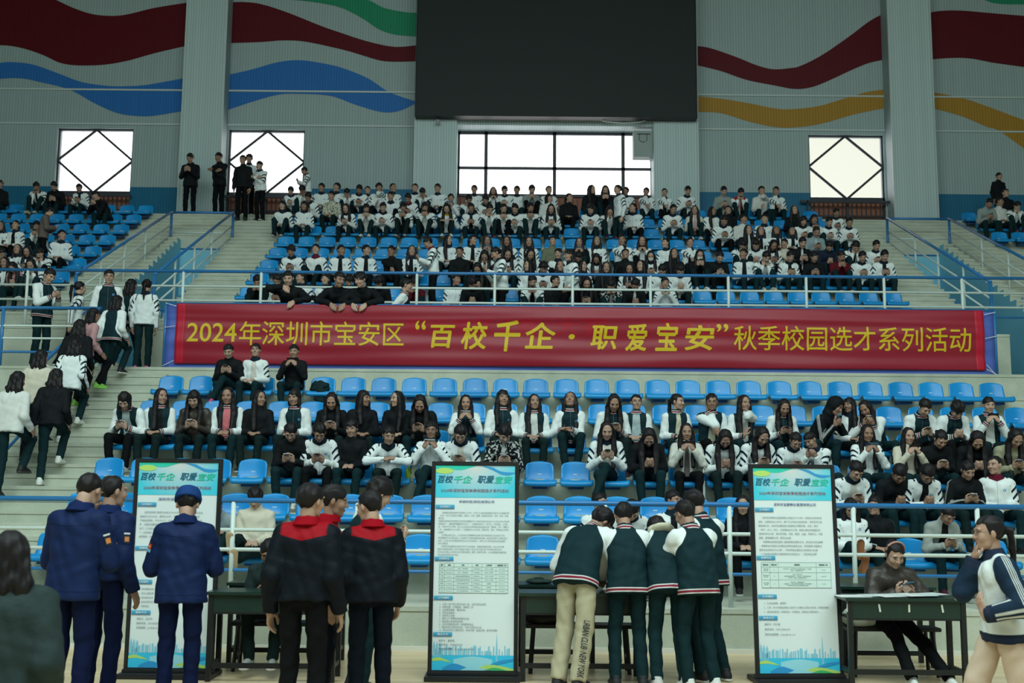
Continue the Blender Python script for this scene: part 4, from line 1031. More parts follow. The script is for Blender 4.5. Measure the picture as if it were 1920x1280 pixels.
def person(key, pose, loc, rot=0.0, lod=1, hair='short', top='sport', legs='teal', shoes='white', scale=1.0, label=None, group=None, phone=None, glasses=False, mask=False, hairmat=None, yawx=None, phone_label=None):
    G = geo(key, pose, lod, hair); S = G['S']
    o = bpy.data.objects.new('person', G['body']); COL.objects.link(o); o.location = loc; o.rotation_euler = (0, 0, rot); o.scale = (scale,)*3
    tag(o, label, 'person', group)
    def child(nm, me, m=None, M_=None):
        c = bpy.data.objects.new(nm, me); COL.objects.link(c); c.parent = o
        if M_ is not None: c.matrix_local = M_
        if m is not None:
            for i, x in enumerate(m if isinstance(m, (tuple, list)) else [m]): set_mat(c, x, i)
        return c
    child('jacket' if hair != 'x' else 'jacket', G['jacket'], outfit(top)); child('trousers', G['trousers'], TROU[legs]())
    child('hood' if hair == 'hoodup' else 'hair', G[('hair', hair)], outfit(top) if hair == 'hoodup' else (hairmat or M_HAIR))
    if hair == 'hoodup': pass
    if top in ('bluework', 'redwork'):        # turned-down shirt collar
        if 'collar' not in G:
            def cf(p):
                q = (p-S['N'])@S['Rc']; a = A3(0, .004, -.020); b_ = A3(0, -.006, .058)
                d = smax(cone(q, a, b_, .104, .074), np.abs(q[:, 2]-.020)-.032+.10*np.clip(-q[:, 1]-.02, 0, 1), .004)
                return smax(d, -cone(q, a, b_+A3(0, 0, .03), .080, .056), .003)
            v, q = nets(cf, S['N']-.15, S['N']+.15, .0075); G['collar'] = np_mesh('collar', v, q); G['collar'].materials.append(M_SKIN)
        child('collar', G['collar'], fabric('blue_collar_cloth', (.008, .018, .075)) if top == 'bluework' else fabric('red_collar_cloth', (.28, .003, .010)))
    if shoes:
        for s in (-1, 1):
            a = S[s]; f = a['an']-a['kn']; f = f/np.linalg.norm(f); kw = pose.get('kw2', {})
            if kw.get('flatfeet', True): R = rz(s*.12*1.0)@rx(kw.get('toe', {}).get(s, 0.0))
            else: R = rz(s*.1)
            child('shoe', ME_SHOE, shoe_mats(shoes), mat4(R*1.0, a['an']))
    if glasses: child('glasses', ME_GLASS, None, mat4(S['Rh'], S['Hc']))
    if mask: child('face_mask', ME_MASK, None, mat4(S['Rh'], S['Hc']))
    if phone:
        L, R_ = S[1], S[-1]
        def tip(a): return a['wr'] + a['hf'][:, 1]*.085 - a['hf'][:, 2]*.020
        if phone == 'both': c = (tip(L)+tip(R_))/2
        else: c = tip(S[-1] if phone == 'right' else S[1])
        c = c + A3(0, -.012, .035 if phone != 'wide' else .0)
        to = (S['Hc']+A3(0, -.05, 0))-c; to = to/np.linalg.norm(to)     # screen looks back at the face
        y = -to; x = np.cross(y, A3(0, 0, 1)); x = x/max(np.linalg.norm(x), 1e-5); z = np.cross(x, y)
        Rm = np.stack([-x, -y, z], 1)
        # phone model: screen towards -y, so -y of the phone must point to the face
        Rm = np.stack([x*-1, y, z], 1); Rm[:, 0] = np.cross(Rm[:, 1], Rm[:, 2])
        if phone == 'both' and pose.get('wide'): Rm = Rm@ry(PI/2)
        M4 = Matrix.Translation(Vector(loc)) @ Matrix.Rotation(rot, 4, 'Z') @ Matrix.Scale(scale, 4) @ mat4(Rm, c)
        ph = bpy.data.objects.new('phone', ME_PHONE); COL.objects.link(ph); ph.matrix_world = M4
        tag(ph, phone_label or ('phone held by the ' + (label or 'person')), 'phone', None)
        for nm, me in (('screen', ME_SCR), ('camera_bump', ME_LENS)):
            c2 = bpy.data.objects.new(nm, me); COL.objects.link(c2); c2.parent = ph
        if phone_cols: set_mat(ph, phone_cols[len(PEOPLE) % len(phone_cols)])
        PHONES.append((ph, o))
    PEOPLE.append(o); return o
PHONES = []
phone_cols = [flat('phone_black', (.015, .016, .02), .3), flat('phone_white', (.6, .66, .66), .3), flat('phone_black', (.015, .016, .02), .3), flat('phone_blue', (.10, .22, .34), .3)]

# --- pose library ---------------------------------------------------------
FR = (-.55, -.55, .55)
POSES = {
 'phone': dict(lean=20, pitch=34, hands={-1: (-.07, -.30, .27), 1: (.07, -.30, .27)}, kw2=dict(hand='grip', fdir=FR, palm=(-.4, .5, .7), thumb=(-.1, -.2, .9))),
 'phone2': dict(lean=28, pitch=46, yaw=8, hands={-1: (-.06, -.36, .24), 1: (.07, -.35, .24)}, feet={-1: (-.13, -.40, -.30), 1: (.12, -.46, -.30)}, kw2=dict(hand='grip', fdir=FR, palm=(-.4, .5, .7), thumb=(-.1, -.2, .9), collar=.01)),
 'phoneup': dict(lean=8, pitch=12, hands={-1: (-.08, -.29, .46), 1: (.08, -.29, .46)}, elbow={-1: (-.5, .1, -.9), 1: (.5, .1, -.9)}, wide=True, kw2=dict(hand='grip', fdir=(-.6, -.1, .9), palm=(-.6, .6, .1), thumb=(-.1, .3, .9))),
 'lap': dict(lean=10, pitch=12, yaw=-6, hands={-1: (-.05, -.28, .20), 1: (.05, -.27, .20)}, kw2=dict(hand='rest', fdir=(-.6, -.6, 0), palm=(-.3, .1, -.9))),
 'up': dict(lean=5, pitch=-2, yaw=10, hands={-1: (-.10, -.30, .20), 1: (.06, -.24, .20)}, kw2=dict(hand='rest', fdir=(-.4, -.7, -.1), palm=(-.2, .1, -.9))),
 'turnleft': dict(lean=6, pitch=2, yaw=-52, twist=-14, hands={-1: (-.10, -.26, .20), 1: (.04, -.28, .20)}, kw2=dict(hand='rest', fdir=(-.4, -.7, 0), palm=(-.2, .1, -.9))),
 'turnright': dict(lean=6, pitch=4, yaw=50, twist=14, hands={-1: (-.04, -.28, .20), 1: (.10, -.26, .20)}, kw2=dict(hand='rest', fdir=(-.4, -.7, 0), palm=(-.2, .1, -.9))),
 'bow': dict(lean=30, pitch=58, yaw=-5, hands={-1: (-.05, -.33, .22), 1: (.05, -.33, .22)}, kw2=dict(hand='grip', fdir=FR, palm=(-.5, .4, .6))),
 'elbows': dict(lean=38, pitch=22, yaw=14, hands={-1: (-.04, -.46, .28), 1: (.04, -.46, .27)}, elbow={-1: (-.9, 0, -.2), 1: (.9, 0, -.2)}, feet={-1: (-.10, -.38, -.30), 1: (.10, -.40, -.30)}, kw2=dict(hand='rest', fdir=(-.8, -.2, .3), palm=(-.4, .3, -.6))),
 'knees': dict(lean=24, pitch=30, yaw=4, hands={-1: (-.07, -.34, .40), 1: (.07, -.34, .40)}, feet={-1: (-.09, -.50, -.06), 1: (.10, -.52, -.06)}, knee={-1: (-.15, -.3, 1), 1: (.15, -.3, 1)}, kw2=dict(hand='grip', fdir=FR, palm=(-.4, .5, .6), thumb=(-.1, -.2, .9))),
 'knees2': dict(lean=30, pitch=48, yaw=-10, hands={-1: (-.16, -.38, .30), 1: (.12, -.40, .32)}, feet={-1: (-.12, -.47, -.06), 1: (.08, -.55, -.08)}, knee={-1: (-.3, -.3, 1), 1: (.1, -.3, 1)}, kw2=dict(hand='rest', fdir=(-.5, -.5, -.2), palm=(-.5, .1, -.7))),
 'face': dict(lean=16, pitch=10, yaw=-12, hands={-1: (-.05, -.14, .56), 1: (.06, -.30, .22)}, elbow={-1: (-.2, -.25, -1)}, kw2=dict(hand='rest', fdir=(-.2, .1, 1), palm=(.1, 1, .3))),
 'face2': dict(lean=14, pitch=6, yaw=16, hands={1: (.105, -.10, .58), -1: (-.05, -.30, .22)}, elbow={1: (.35, -.25, -1)}, kw2=dict(hand='rest', fdir=(-.2, .1, 1), palm=(-.9, .3, .1))),
 'cross': dict(lean=18, pitch=26, hands={-1: (-.07, -.30, .32), 1: (.07, -.30, .32)}, feet={-1: (-.06, -.42, -.30), 1: (-.16, -.54, -.16)}, knee={1: (0, -.6, 1)}, kw2=dict(hand='grip', fdir=FR, palm=(-.4, .5, .7), thumb=(-.1, -.2, .9))),
 'crosscam': dict(lean=14, pitch=8, hands={-1: (-.09, -.29, .46), 1: (.09, -.29, .46)}, elbow={-1: (-.6, 0, -.9), 1: (.6, 0, -.9)}, feet={-1: (-.06, -.42, -.30), 1: (-.14, -.50, -.22)}, knee={1: (0, -.6, 1)}, wide=True, kw2=dict(hand='grip', fdir=(-.6, -.1, .9), palm=(-.6, .6, .1), thumb=(-.1, .3, .9))),
 'lookup': dict(lean=6, pitch=-18, yaw=-8, hands={-1: (-.12, -.26, .28), 1: (-.02, -.27, .30)}, feet={-1: (-.09, -.42, -.22), 1: (.08, -.42, -.22)}, kw2=dict(hand='rest', fdir=(-.8, -.4, 0), palm=(-.2, .1, -.9))),
 'leanleft': dict(lean=30, pitch=30, yaw=-40, twist=-40, roll=-12, hands={-1: (-.28, -.30, .40), 1: (-.16, -.36, .40)}, kw2=dict(hand='grip', fdir=FR, palm=(-.4, .5, .7))),
 'leanright': dict(lean=30, pitch=30, yaw=40, twist=40, roll=12, hands={-1: (.14, -.36, .36), 1: (.24, -.30, .38)}, kw2=dict(hand='grip', fdir=FR, palm=(-.4, .5, .7))),
 'railfeet': dict(lean=-6, pitch=34, yaw=-8, hands={-1: (-.05, -.24, .20), 1: (.05, -.24, .20)}, feet={-1: (-.16, -.80, .20), 1: (-.13, -.80, .02)}, knee={-1: (-.2, -.3, 1), 1: (.2, -.3, 1)}, kw2=dict(hand='rest', fdir=(-.6, -.6, 0), palm=(-.3, .1, -.9), toe={-1: -1.25, 1: -1.25})),
 # standing
 'stand': dict(seated=False, lean=2, pitch=10, kw2=dict(hand='rest', palm=(-1, .2, 0), thumb=(0, -1, 0))),
 'standphone': dict(seated=False, lean=6, pitch=32, hands={-1: (-.06, -.30, 1.17), 1: (.06, -.30, 1.17)}, kw2=dict(hand='grip', fdir=FR, palm=(-.4, .5, .7), thumb=(-.1, -.2, .9))),
 'standcross': dict(seated=False, lean=4, pitch=15, hands={-1: (.06, -.22, 1.16), 1: (-.04, -.24, 1.20)}, kw2=dict(hand='rest', fdir=(-1, 0, 0), palm=(0, 1, 0))),
 'walk': dict(seated=False, lean=5, pitch=6, feet={-1: (-.08, -.28, .10), 1: (.08, .26, .14)}, hands={-1: (-.21, .16, .86), 1: (.21, -.20, .88)}, elbow={-1: (-.1, 1, -.1), 1: (.1, 1, -.1)}, kw2=dict(hand='rest', palm=(-1, .2, 0), thumb=(0, -1, 0), toe={1: -.5, -1: .1})),
 'climb': dict(seated=False, lean=10, pitch=12, feet={-1: (-.08, -.22, .40), 1: (.08, .06, .085)}, hands={-1: (-.21, -.16, .90), 1: (.21, .10, .84)}, elbow={-1: (-.1, 1, -.1), 1: (.1, 1, -.1)}, kw2=dict(hand='rest', palm=(-1, .2, 0), thumb=(0, -1, 0))),
 'rail': dict(seated=False, lean=38, pitch=22, yaw=12, hands={-1: (-.10, -.52, 1.02), 1: (.12, -.52, 1.02)}, elbow={-1: (-1, .1, -.1), 1: (1, .1, -.1)}, kw2=dict(hand='rest', fdir=(-.3, -.5, -.8), palm=(-.2, .9, -.3))),
}
# ================================================================== the seated crowd
ONES = ['', 'first', 'second', 'third', 'fourth', 'fifth', 'sixth', 'seventh', 'eighth', 'ninth', 'tenth', 'eleventh', 'twelfth', 'thirteenth', 'fourteenth', 'fifteenth', 'sixteenth', 'seventeenth', 'eighteenth', 'nineteenth']
TENS = {2: ('twentieth', 'twenty-'), 3: ('thirtieth', 'thirty-'), 4: ('fortieth', 'forty-')}
def ordinal(n): return ONES[n] if n < 20 else (TENS[n//10][0] if n % 10 == 0 else TENS[n//10][1]+ONES[n % 10])
ROWS = {}
for k in range(6): ROWS['L%d' % k] = (LOW[k+1][0]-.35+.20, LOW[k][1]+.385+.040)
for n in range(9): ROWS['U%d' % n] = (UP[n+1][0]-.35+.20, UP[n][1]+.385+.040)
PC = {'p': 'phone', 'q': 'phone2', 'b': 'bow', 'u': 'up', 'l': 'lap', 'k': 'knees', 'm': 'knees2', 'e': 'elbows', 'f': 'face', 'g': 'face2', 'c': 'cross', 'cc': 'crosscam', 'h': 'phoneup', 'tl': 'turnleft', 'tr': 'turnright', 'lu': 'lookup', 'll': 'leanleft', 'lr': 'leanright', 'r': 'railfeet'}
HC = {'s': 'short', 'l': 'long', 'a': 'bangs', 'o': 'bob', 't': 'tail', 'n': 'bun', 'z': 'buzz', 'c': 'curly', 'y': 'fluffy', 'x': 'hoodup'}
TC = {'w': 'sport', 'wk': 'sport2', 'ww': 'sport3', 'wr': 'sportred', 'v': 'varsity', 'vg': 'varsityg', 'vk': 'varsityk', 'vp': 'varsityp', 'vw': 'varsityw', 'vc': 'varsityc', 'k': 'black', 'kw': 'blackw', 'kl': 'blackl', 'kp': 'blackp', 'br': 'leather',
      'g': 'grey', 'gk': 'greyk', 'tp': 'brown', 'cr': 'cream', 'cp': 'creamp', 'cc': 'creamc', 'wh': 'white', 'pk': 'pink', 'cpk': 'creampink', 'r': 'red', 'rw': 'redwhite', 'dn': 'denim', 'ol': 'olive', 'oc': 'olivec', 'nv': 'navy', 'yl': 'yellow'}
TDESC = {'w': 'white black-striped jacket', 'wk': 'white striped jacket over black', 'ww': 'white striped jacket over cream', 'wr': 'white red-collared striped jacket', 'v': 'teal varsity jacket', 'vg': 'varsity jacket over grey', 'vk': 'varsity jacket over black', 'vp': 'varsity jacket over pink', 'vw': 'varsity jacket over white', 'vc': 'varsity jacket with cream hood', 'k': 'black jacket', 'kw': 'black jacket over white', 'kl': 'black white-lined jacket', 'kp': 'black printed jacket', 'br': 'brown leather jacket',
      'g': 'grey jacket', 'gk': 'grey jacket over black', 'tp': 'taupe coat', 'cr': 'cream top', 'cp': 'cream printed jacket', 'cc': 'cream coat', 'wh': 'white top', 'pk': 'pink hoodie', 'cpk': 'cream jacket and pink scarf', 'r': 'dark red jacket', 'rw': 'red and white jacket', 'dn': 'pale denim jacket', 'ol': 'olive shirt', 'oc': 'pale olive jacket', 'nv': 'navy jacket', 'yl': 'white jacket with yellow'}
PDESC = {'p': 'on phone', 'q': 'bent to phone', 'b': 'head bowed', 'u': 'sitting upright', 'l': 'hands in lap', 'k': 'knees drawn up', 'm': 'hunched over knees', 'e': 'elbows on knees', 'f': 'hand at mouth', 'g': 'hand at ear', 'c': 'legs crossed', 'cc': 'legs crossed, phone raised', 'h': 'phone raised', 'tl': 'face turned left', 'tr': 'face turned right', 'lu': 'chin up', 'll': 'leaning over sideways', 'lr': 'leaning over sideways', 'r': 'feet up on the railing'}
HDESC = {'l': 'long-haired ', 'a': 'long-haired ', 'o': 'bobbed ', 't': 'ponytailed ', 'n': 'bun-haired ', 'c': 'curly-haired ', 'x': 'hooded ', 'z': 'crop-haired '}
def headtop(pk):
    S = skeleton(**POSES[PC[pk]]); return S['Hc'] + S['Rh']@A3(0, .015, .118) + A3(0, 0, .012), S['Hc']
HT = {k: headtop(k) for k in PC}
CROWD = []
def row_y(row, pk, sc=1.0):
    Y, Z = ROWS[row]; h, _ = HT[pk]; return proj((0, Y+h[1]*sc, Z+h[2]*sc))[1]
def add(ox, oy, zoom, txt, rows=None):
    for e in txt.split(';'):
        e = e.strip()
        if not e: continue
        f = e.split(); cx, cy = float(f[0]), float(f[1]); px, py = ox+cx/zoom, oy+cy/zoom
        pk, hk, tk = f[2], f[3], f[4]; fl = f[5:]
        yc = py-(px-960)*.00873
        row = next((a for a in fl if a[0] in 'UL' and a[1:].isdigit()), None)
        if row is None: row = min(rows or ROWS, key=lambda r: abs(row_y(r, pk)-yc))
        Y, Z = ROWS[row]; h, hc = HT[pk]
        zt = on_y(px, py, Y+h[1]).z; sc = min(1.05, max(.90, (zt-Z)/h[2]))
        sc = .35*1.0+.65*sc
        X = on_y(px, py+10, Y+hc[1]).x - hc[0]*sc
        CROWD.append(dict(x=X, row=row, pk=pk, hk=hk, tk=tk, sc=sc, fl=fl))
UR = ['U%d' % i for i in range(9)]; LR = ['L%d' % i for i in range(6)]
# upper stand, middle block
add(480, 320, 4, '''
205 220 l o w; 360 222 l o w; 285 135 q s w; 345 95 b s w; 400 138 q s wk; 490 88 l s w; 605 48 tl s w U8; 570 142 l s cp; 680 250 p l w; 705 140 b s w; 765 103 q s w; 820 245 p o wh;
855 130 u s wk; 895 85 g y w; 960 235 p s w; 1015 47 tr z w U8; 1012 138 l s w; 1110 232 k y wk; 1152 162 q s wr; 1195 88 u s w; 1280 222 p o wr; 1300 128 b s w; 1325 90 l s w; 1420 242 m l yl;
1465 170 h s w; 1595 155 q s w; 1635 105 l s w; 1612 240 p t wk; 1732 182 q s w; 1740 235 q t w; 1775 128 h l w; 1885 246 k t w; 1905 112 p s w;
265 550 p y w; 458 520 u s wr; 642 550 tr s wk; 828 548 tr s wk; 1012 555 f s k glasses; 1170 555 u l wk;
1440 482 tr l w; 1638 482 tr t wk; 1722 488 h l w; 1890 492 l l w; 1525 566 l t k; 1705 568 b l w; 1885 556 q l w;
25 768 q s k U0; 140 768 q s wk U0; 338 752 tl s w U0; 525 776 u s w U0; 905 772 b y k U0; 1180 790 q y r U0; 1505 770 tr s w U0; 1625 722 b y k U0; 1700 655 b l k U1; 1765 700 q l k U1; 700 770 q y k U0''', UR)
add(960, 320, 4, '''
15 112 l s w; 130 97 p s g; 275 112 u s w; 5 245 q t w; 278 170 tr o wh; 432 162 tr t k; 600 74 tr l k; 705 94 p l k; 850 122 tl s w; 1010 127 f s w; 1145 144 f t wk; 1310 104 p s w; 1588 108 p s g; 1715 100 q s rw; 1872 92 g s wh;
130 230 k s w; 292 247 p l w; 600 236 q s w; 730 252 b l w; 905 232 tl t w; 1207 246 p n w; 1370 262 l l cpk; 1505 275 tr l ww; 1590 320 q s w; 1620 262 u s k; 1735 322 tr s wh; 1890 310 l s w; 1770 402 u l kw; 1916 415 u l wk;
125 497 l l w; 302 490 u s ol; 510 505 h l k; 635 487 u l w; 828 470 f t w; 980 485 h l w; 1150 512 tl t w; 1332 500 f t wk; 1740 505 b s w; 1838 492 b s w;
130 575 q l w; 345 580 l s w; 485 612 b s k; 850 585 u s k; 1050 602 p l w mask; 1215 577 u l k; 1405 580 p l k mask; 1560 608 q t kl; 1745 580 tl s wk; 1880 586 q s w;
145 665 tl l w; 325 670 u l w; 528 665 tr l wk; 640 635 b l w; 702 682 l l k; 890 690 p l wk; 1085 702 b s w; 1265 690 b s ww;
155 772 p s wk U0; 325 780 tr s kl U0; 750 792 b s kp U0; 912 786 b s kw U0; 1152 800 h s w U0; 255 660 q y w U1; 1000 640 tl l w U1; 570 790 q l k U0''', UR)
add(1440, 320, 4, '''
65 112 f s wk; 195 262 u l k; 350 300 h o w; 515 286 p t w; 275 335 p o w; 440 345 p s w; 620 353 p t w; 182 426 lu l wk; 12 415 lu l wk; 362 416 p t dn; 132 510 f s cr; 245 490 p s kw; 462 530 b s nv; 640 520 b s wk; 820 522 p s w;
160 600 p s wk; 357 605 p s k; 545 590 p s r; 715 600 p s w; 880 575 p s wk; 40 520 q l w''', UR)
# upper right and upper left corners
add(1440, 320, 4, '1665 172 q s g U7; 1780 108 u s k U8; 1730 182 tr s wh U7; 1878 228 q s w U7', ['U7', 'U8'])
add(0, 0, 3, '0 995 u s k U8; 208 1005 q s wk U8; 305 1008 q s k U8; 445 1042 p s wk U8; 540 1062 ll s k U7', UR)
add(0, 400, 4, '5 82 u l w; 115 55 u t wk; 290 52 p s w; 465 88 tr s w; 0 250 u l w; 165 232 u l w; 215 292 q l w; 90 330 l l w; 20 400 q s w U2; 150 430 p l w U2; 60 500 b l pk U1; 260 465 q s w U2', UR)
# lower stand
add(0, 640, 4, '1712 25 c s k L5; 1920 22 u s ww L5 glasses; 958 367 q o vg L3; 1215 347 tr l vk L3; 1450 362 p a br L3; 1705 330 l l vp L3', LR)
add(480, 640, 4, '''285 42 h s k L5; 30 366 tr l k L3; 295 346 l o v L3; 560 382 p l k L3; 808 362 tr a k L3; 1065 370 tl l k L3; 1235 402 q l k L3; 1572 412 h l v L3; 1850 352 u a v L3;
285 590 q s k L2; 460 562 q s w L2; 722 586 l y k L2; 985 630 e s w L2; 1318 600 cc s w L2 glasses; 1555 625 q s ww L2; 1852 576 q y kp L2; 25 1092 r y cr L0 sh:tan''', LR)
add(960, 640, 4, '''165 402 u l vw L3; 437 377 lu l v L3; 755 390 p l v L3; 935 402 u n vg L3 glasses; 1240 392 tr t vc L3; 1490 382 f n vc L3 glasses; 1738 402 g l vw L3;
715 590 c l ww L2; 1022 642 b l k L2; 1312 612 h l cc L2; 1592 672 b l w L2; 1858 642 q l w L2; 680 1140 tr s wk L0; 860 1160 b s w L0; 1215 1108 tr s wk L0; 1735 1165 l l k L0''', LR)
add(1440, 640, 4, '''115 442 p l v L3; 500 405 lr x kl L3; 605 428 tl a wk L3; 728 446 ll l v L3; 1170 430 q s v L3; 1410 432 b c v L3; 1662 416 h s vw L3;
212 732 q t w L2; 335 705 ll s w L2; 742 626 h l w L2; 1062 662 h l cr L2; 1292 672 q t k L2; 1590 662 b l k L2; 1872 650 q l oc L2;
655 890 q s ww L1; 960 922 b s k L1; 1185 856 b s wk L1; 1500 896 p s kl L1; 1702 850 tl z wr L1; 640 1240 r l w L0 sh:orange; 1340 1250 q s gk L0''', LR)
add(1380, 860, 3.048, '745 268 tl s kl L0', LR); add(0, 860, 3.048, '555 125 p s r L0', LR); add(400, 860, 3.048, '15 225 m s dn L0', LR)
# work out names for the places
byrow = {}
for c in CROWD: byrow.setdefault(c['row'] + ('a' if c['row'][0] == 'U' and c['x'] < -9 else 'c' if c['row'][0] == 'U' and c['x'] > 11 else 'b'), []).append(c)
NUMW = ['one', 'two', 'three', 'four', 'five', 'six', 'seven', 'eight', 'nine']
ROWNAME = lambda r: {'a': 'far-left ', 'c': 'far-right '}.get(r[2], '') + ('lower' if r[0] == 'L' else 'upper') + ' row ' + NUMW[int(r[1])]
LEGC = ['teal', 'teal', 'black', 'teal', 'green']; SHC = ['white', 'black', 'blackw', 'white', 'grey', 'black', 'blackw', 'tan', 'wine']
SHX = {('L5', 's', 'k'): 'pink'}
FEETUP = set()
for rk, cs in byrow.items():
    cs.sort(key=lambda c: c['x'])
    # people never sit inside one another: nudge heavy overlaps apart a little
    for a, b in zip(cs[:-1], cs[1:]):
        if b['x']-a['x'] < .36: m = (a['x']+b['x'])/2; a['x'] = m-.18; b['x'] = m+.18
    for i, c in enumerate(cs):
        Y, Z = ROWS[c['row']]; pk, hk, tk = c['pk'], c['hk'], c['tk']
        low = c['row'][0] == 'L'; lod = 1 if low else 2
        key = PC[pk]; pose = POSES[key]; Y = Y-(.22 if pk == 'r' else 0)
        if pk in 'pquhlb' and c['row'][0] == 'U' and (i*7+int(c['row'][1])) % 3 == 0:      # some draw their feet up onto the row in front
            key = key+'_up'
            if key not in POSES:
                q = dict(pose); q['feet'] = {-1: (-.10, -.50, -.09), 1: (.09, -.52, -.09)}; q['knee'] = {-1: (-.2, -.3, 1), 1: (.2, -.3, 1)}; q['lean'] = pose.get('lean', 10)+6
                if pk in 'pqb': q['hands'] = {-1: (-.06, -.34, .42), 1: (.06, -.34, .42)}
                POSES[key] = q
            pose = POSES[key]
        phone = 'both' if pk in ('p', 'q', 'h', 'cc', 'k') or (pk == 'c') else ('right' if pk in ('ll', 'lr') else None)
        who = HDESC.get(hk, '') + 'student'
        label = '%s, %s, %s, %s, %s from left' % (who, TDESC[tk], PDESC[pk], ROWNAME(rk), ordinal(i+1))
        rot = rng.uniform(-.12, .12)
        person(key, pose, (c['x'], Y, Z), rot, lod, HC[hk], TC[tk], LEGC[rng.randrange(5)], next((a[3:] for a in c['fl'] if a[:3] == 'sh:'), SHC[rng.randrange(9)] if not (c['row'] == 'L5' and i == 0) else 'pink'), c['sc'], label,
               ('students seated in the lower stand' if low else 'students seated in the upper stand'), phone, 'glasses' in c['fl'], 'mask' in c['fl'],
               phone_label='phone in hands of %s student from left, %s' % (ordinal(i+1), ROWNAME(rk)))
print('CROWD', len(CROWD), {k: len(v) for k, v in byrow.items()})

# ------------------------------------------------------------------ seats, named by row and place
occ = {}
for c in CROWD: occ.setdefault(c['row'], []).append(c['x'])
cand = []
for (x, y, z, (n, blk), i, tot, grp) in SEATS:
    r = ('L' if grp == 'lower' else 'U')+str(n); d = min([abs(x-q) for q in occ.get(r, [99])] or [99])
    s = F_PX/y; cand.append((s*(.35 if d < .25 else 1.0)*(.3 if (r == 'U0' and x < 3.3) else 1), x, y, z, n, blk, i, tot, grp))
cand.sort(reverse=True); real, rest = cand[:298], cand[298:]
for (_, x, y, z, n, blk, i, tot, grp) in real:
    o = bpy.data.objects.new('stadium_seat', ME_SEAT); COL.objects.link(o); o.location = (x, y, z)
    tag(o, 'blue plastic seat, %s row up of the %s seats, %s from the left end' % (ONES[n+1], blk, ordinal(i+1)), 'seat', 'blue seats of the %s stand' % grp)
    for nm, me in (('drain_slot', ME_SLOT), ('bracket', ME_BRK)):
        c = bpy.data.objects.new(nm, me); COL.objects.link(c); c.parent = o
vv = np.array([v.co[:] for v in ME_SEAT.vertices]); ff = [tuple(p.vertices) for p in ME_SEAT.polygons]; mbq = MB()
V = []; Fq = []
for k, (_, x, y, z, *r_) in enumerate(rest):
    V.append(vv+np.array((x, y, z))); Fq += [tuple(a+k*len(vv) for a in f) for f in ff]
if V:
    me = bpy.data.meshes.new('stadium_seats'); me.from_pydata(np.concatenate(V).tolist(), [], Fq); me.update()
    o = link_mesh('stadium_seats', me, M_SEAT, None, True)
    tag(o, 'remaining small blue plastic seats between and behind the seated students', 'seats', None, 'stuff')
# ================================================================== poster stands
M_PAPER = flat('poster_paper', (.70, .79, .80), .55); M_PBLACK = flat('poster_frame_black', (.018, .019, .020), .4)
def grad_mat():
    g = NT('poster_header_gradient', .55); o = g.sep(g.obj())
    r = g.math('SQRT', g.math('ADD', g.math('MULTIPLY', g.math('MULTIPLY', o[0], 2.4), g.math('MULTIPLY', o[0], 2.4)), g.math('POWER', g.math('MULTIPLY', g.math('SUBTRACT', o[2], 1.86), 3.2), 2.0)))
    g.col(g.mix(g.math('MULTIPLY', r, 1.0, clamp=True), (.62, .66, .66), (.06, .58, .74))); return g.m
M_HEAD = grad_mat()
def pill_mat():
    g = NT('poster_pill_gradient', .5); o = g.sep(g.obj()); g.col(g.mix(g.math('MULTIPLY', o[2], 24.0, clamp=True), (.02, .22, .46), (.12, .50, .68))); return g.m
M_PILL = pill_mat()
PM = [M_PAPER, M_HEAD, flat('p_green', (.03, .56, .42), .55), flat('p_lime', (.45, .68, .16), .55), flat('p_blue', (.03, .30, .62), .55), flat('p_cyan', (.04, .52, .78), .55), flat('p_skyline', (.22, .56, .72), .55), flat('p_deep', (.02, .14, .36), .55), flat('p_green2', (.05, .45, .14), .55), flat('p_pale', (.30, .66, .76), .55)]
M_T1 = flat('t_darkblue', (.01, .13, .22), .6); M_T2 = flat('t_green', (.02, .55, .38), .6); M_TR = flat('t_plum', (.30, .08, .12), .6); M_TN = flat('t_navy', (.03, .08, .26), .6); M_TB = flat('t_grey', (.15, .19, .21), .6); M_TW = flat('t_white', (.7, .78, .8), .6)
PW, PH = .76, 1.89
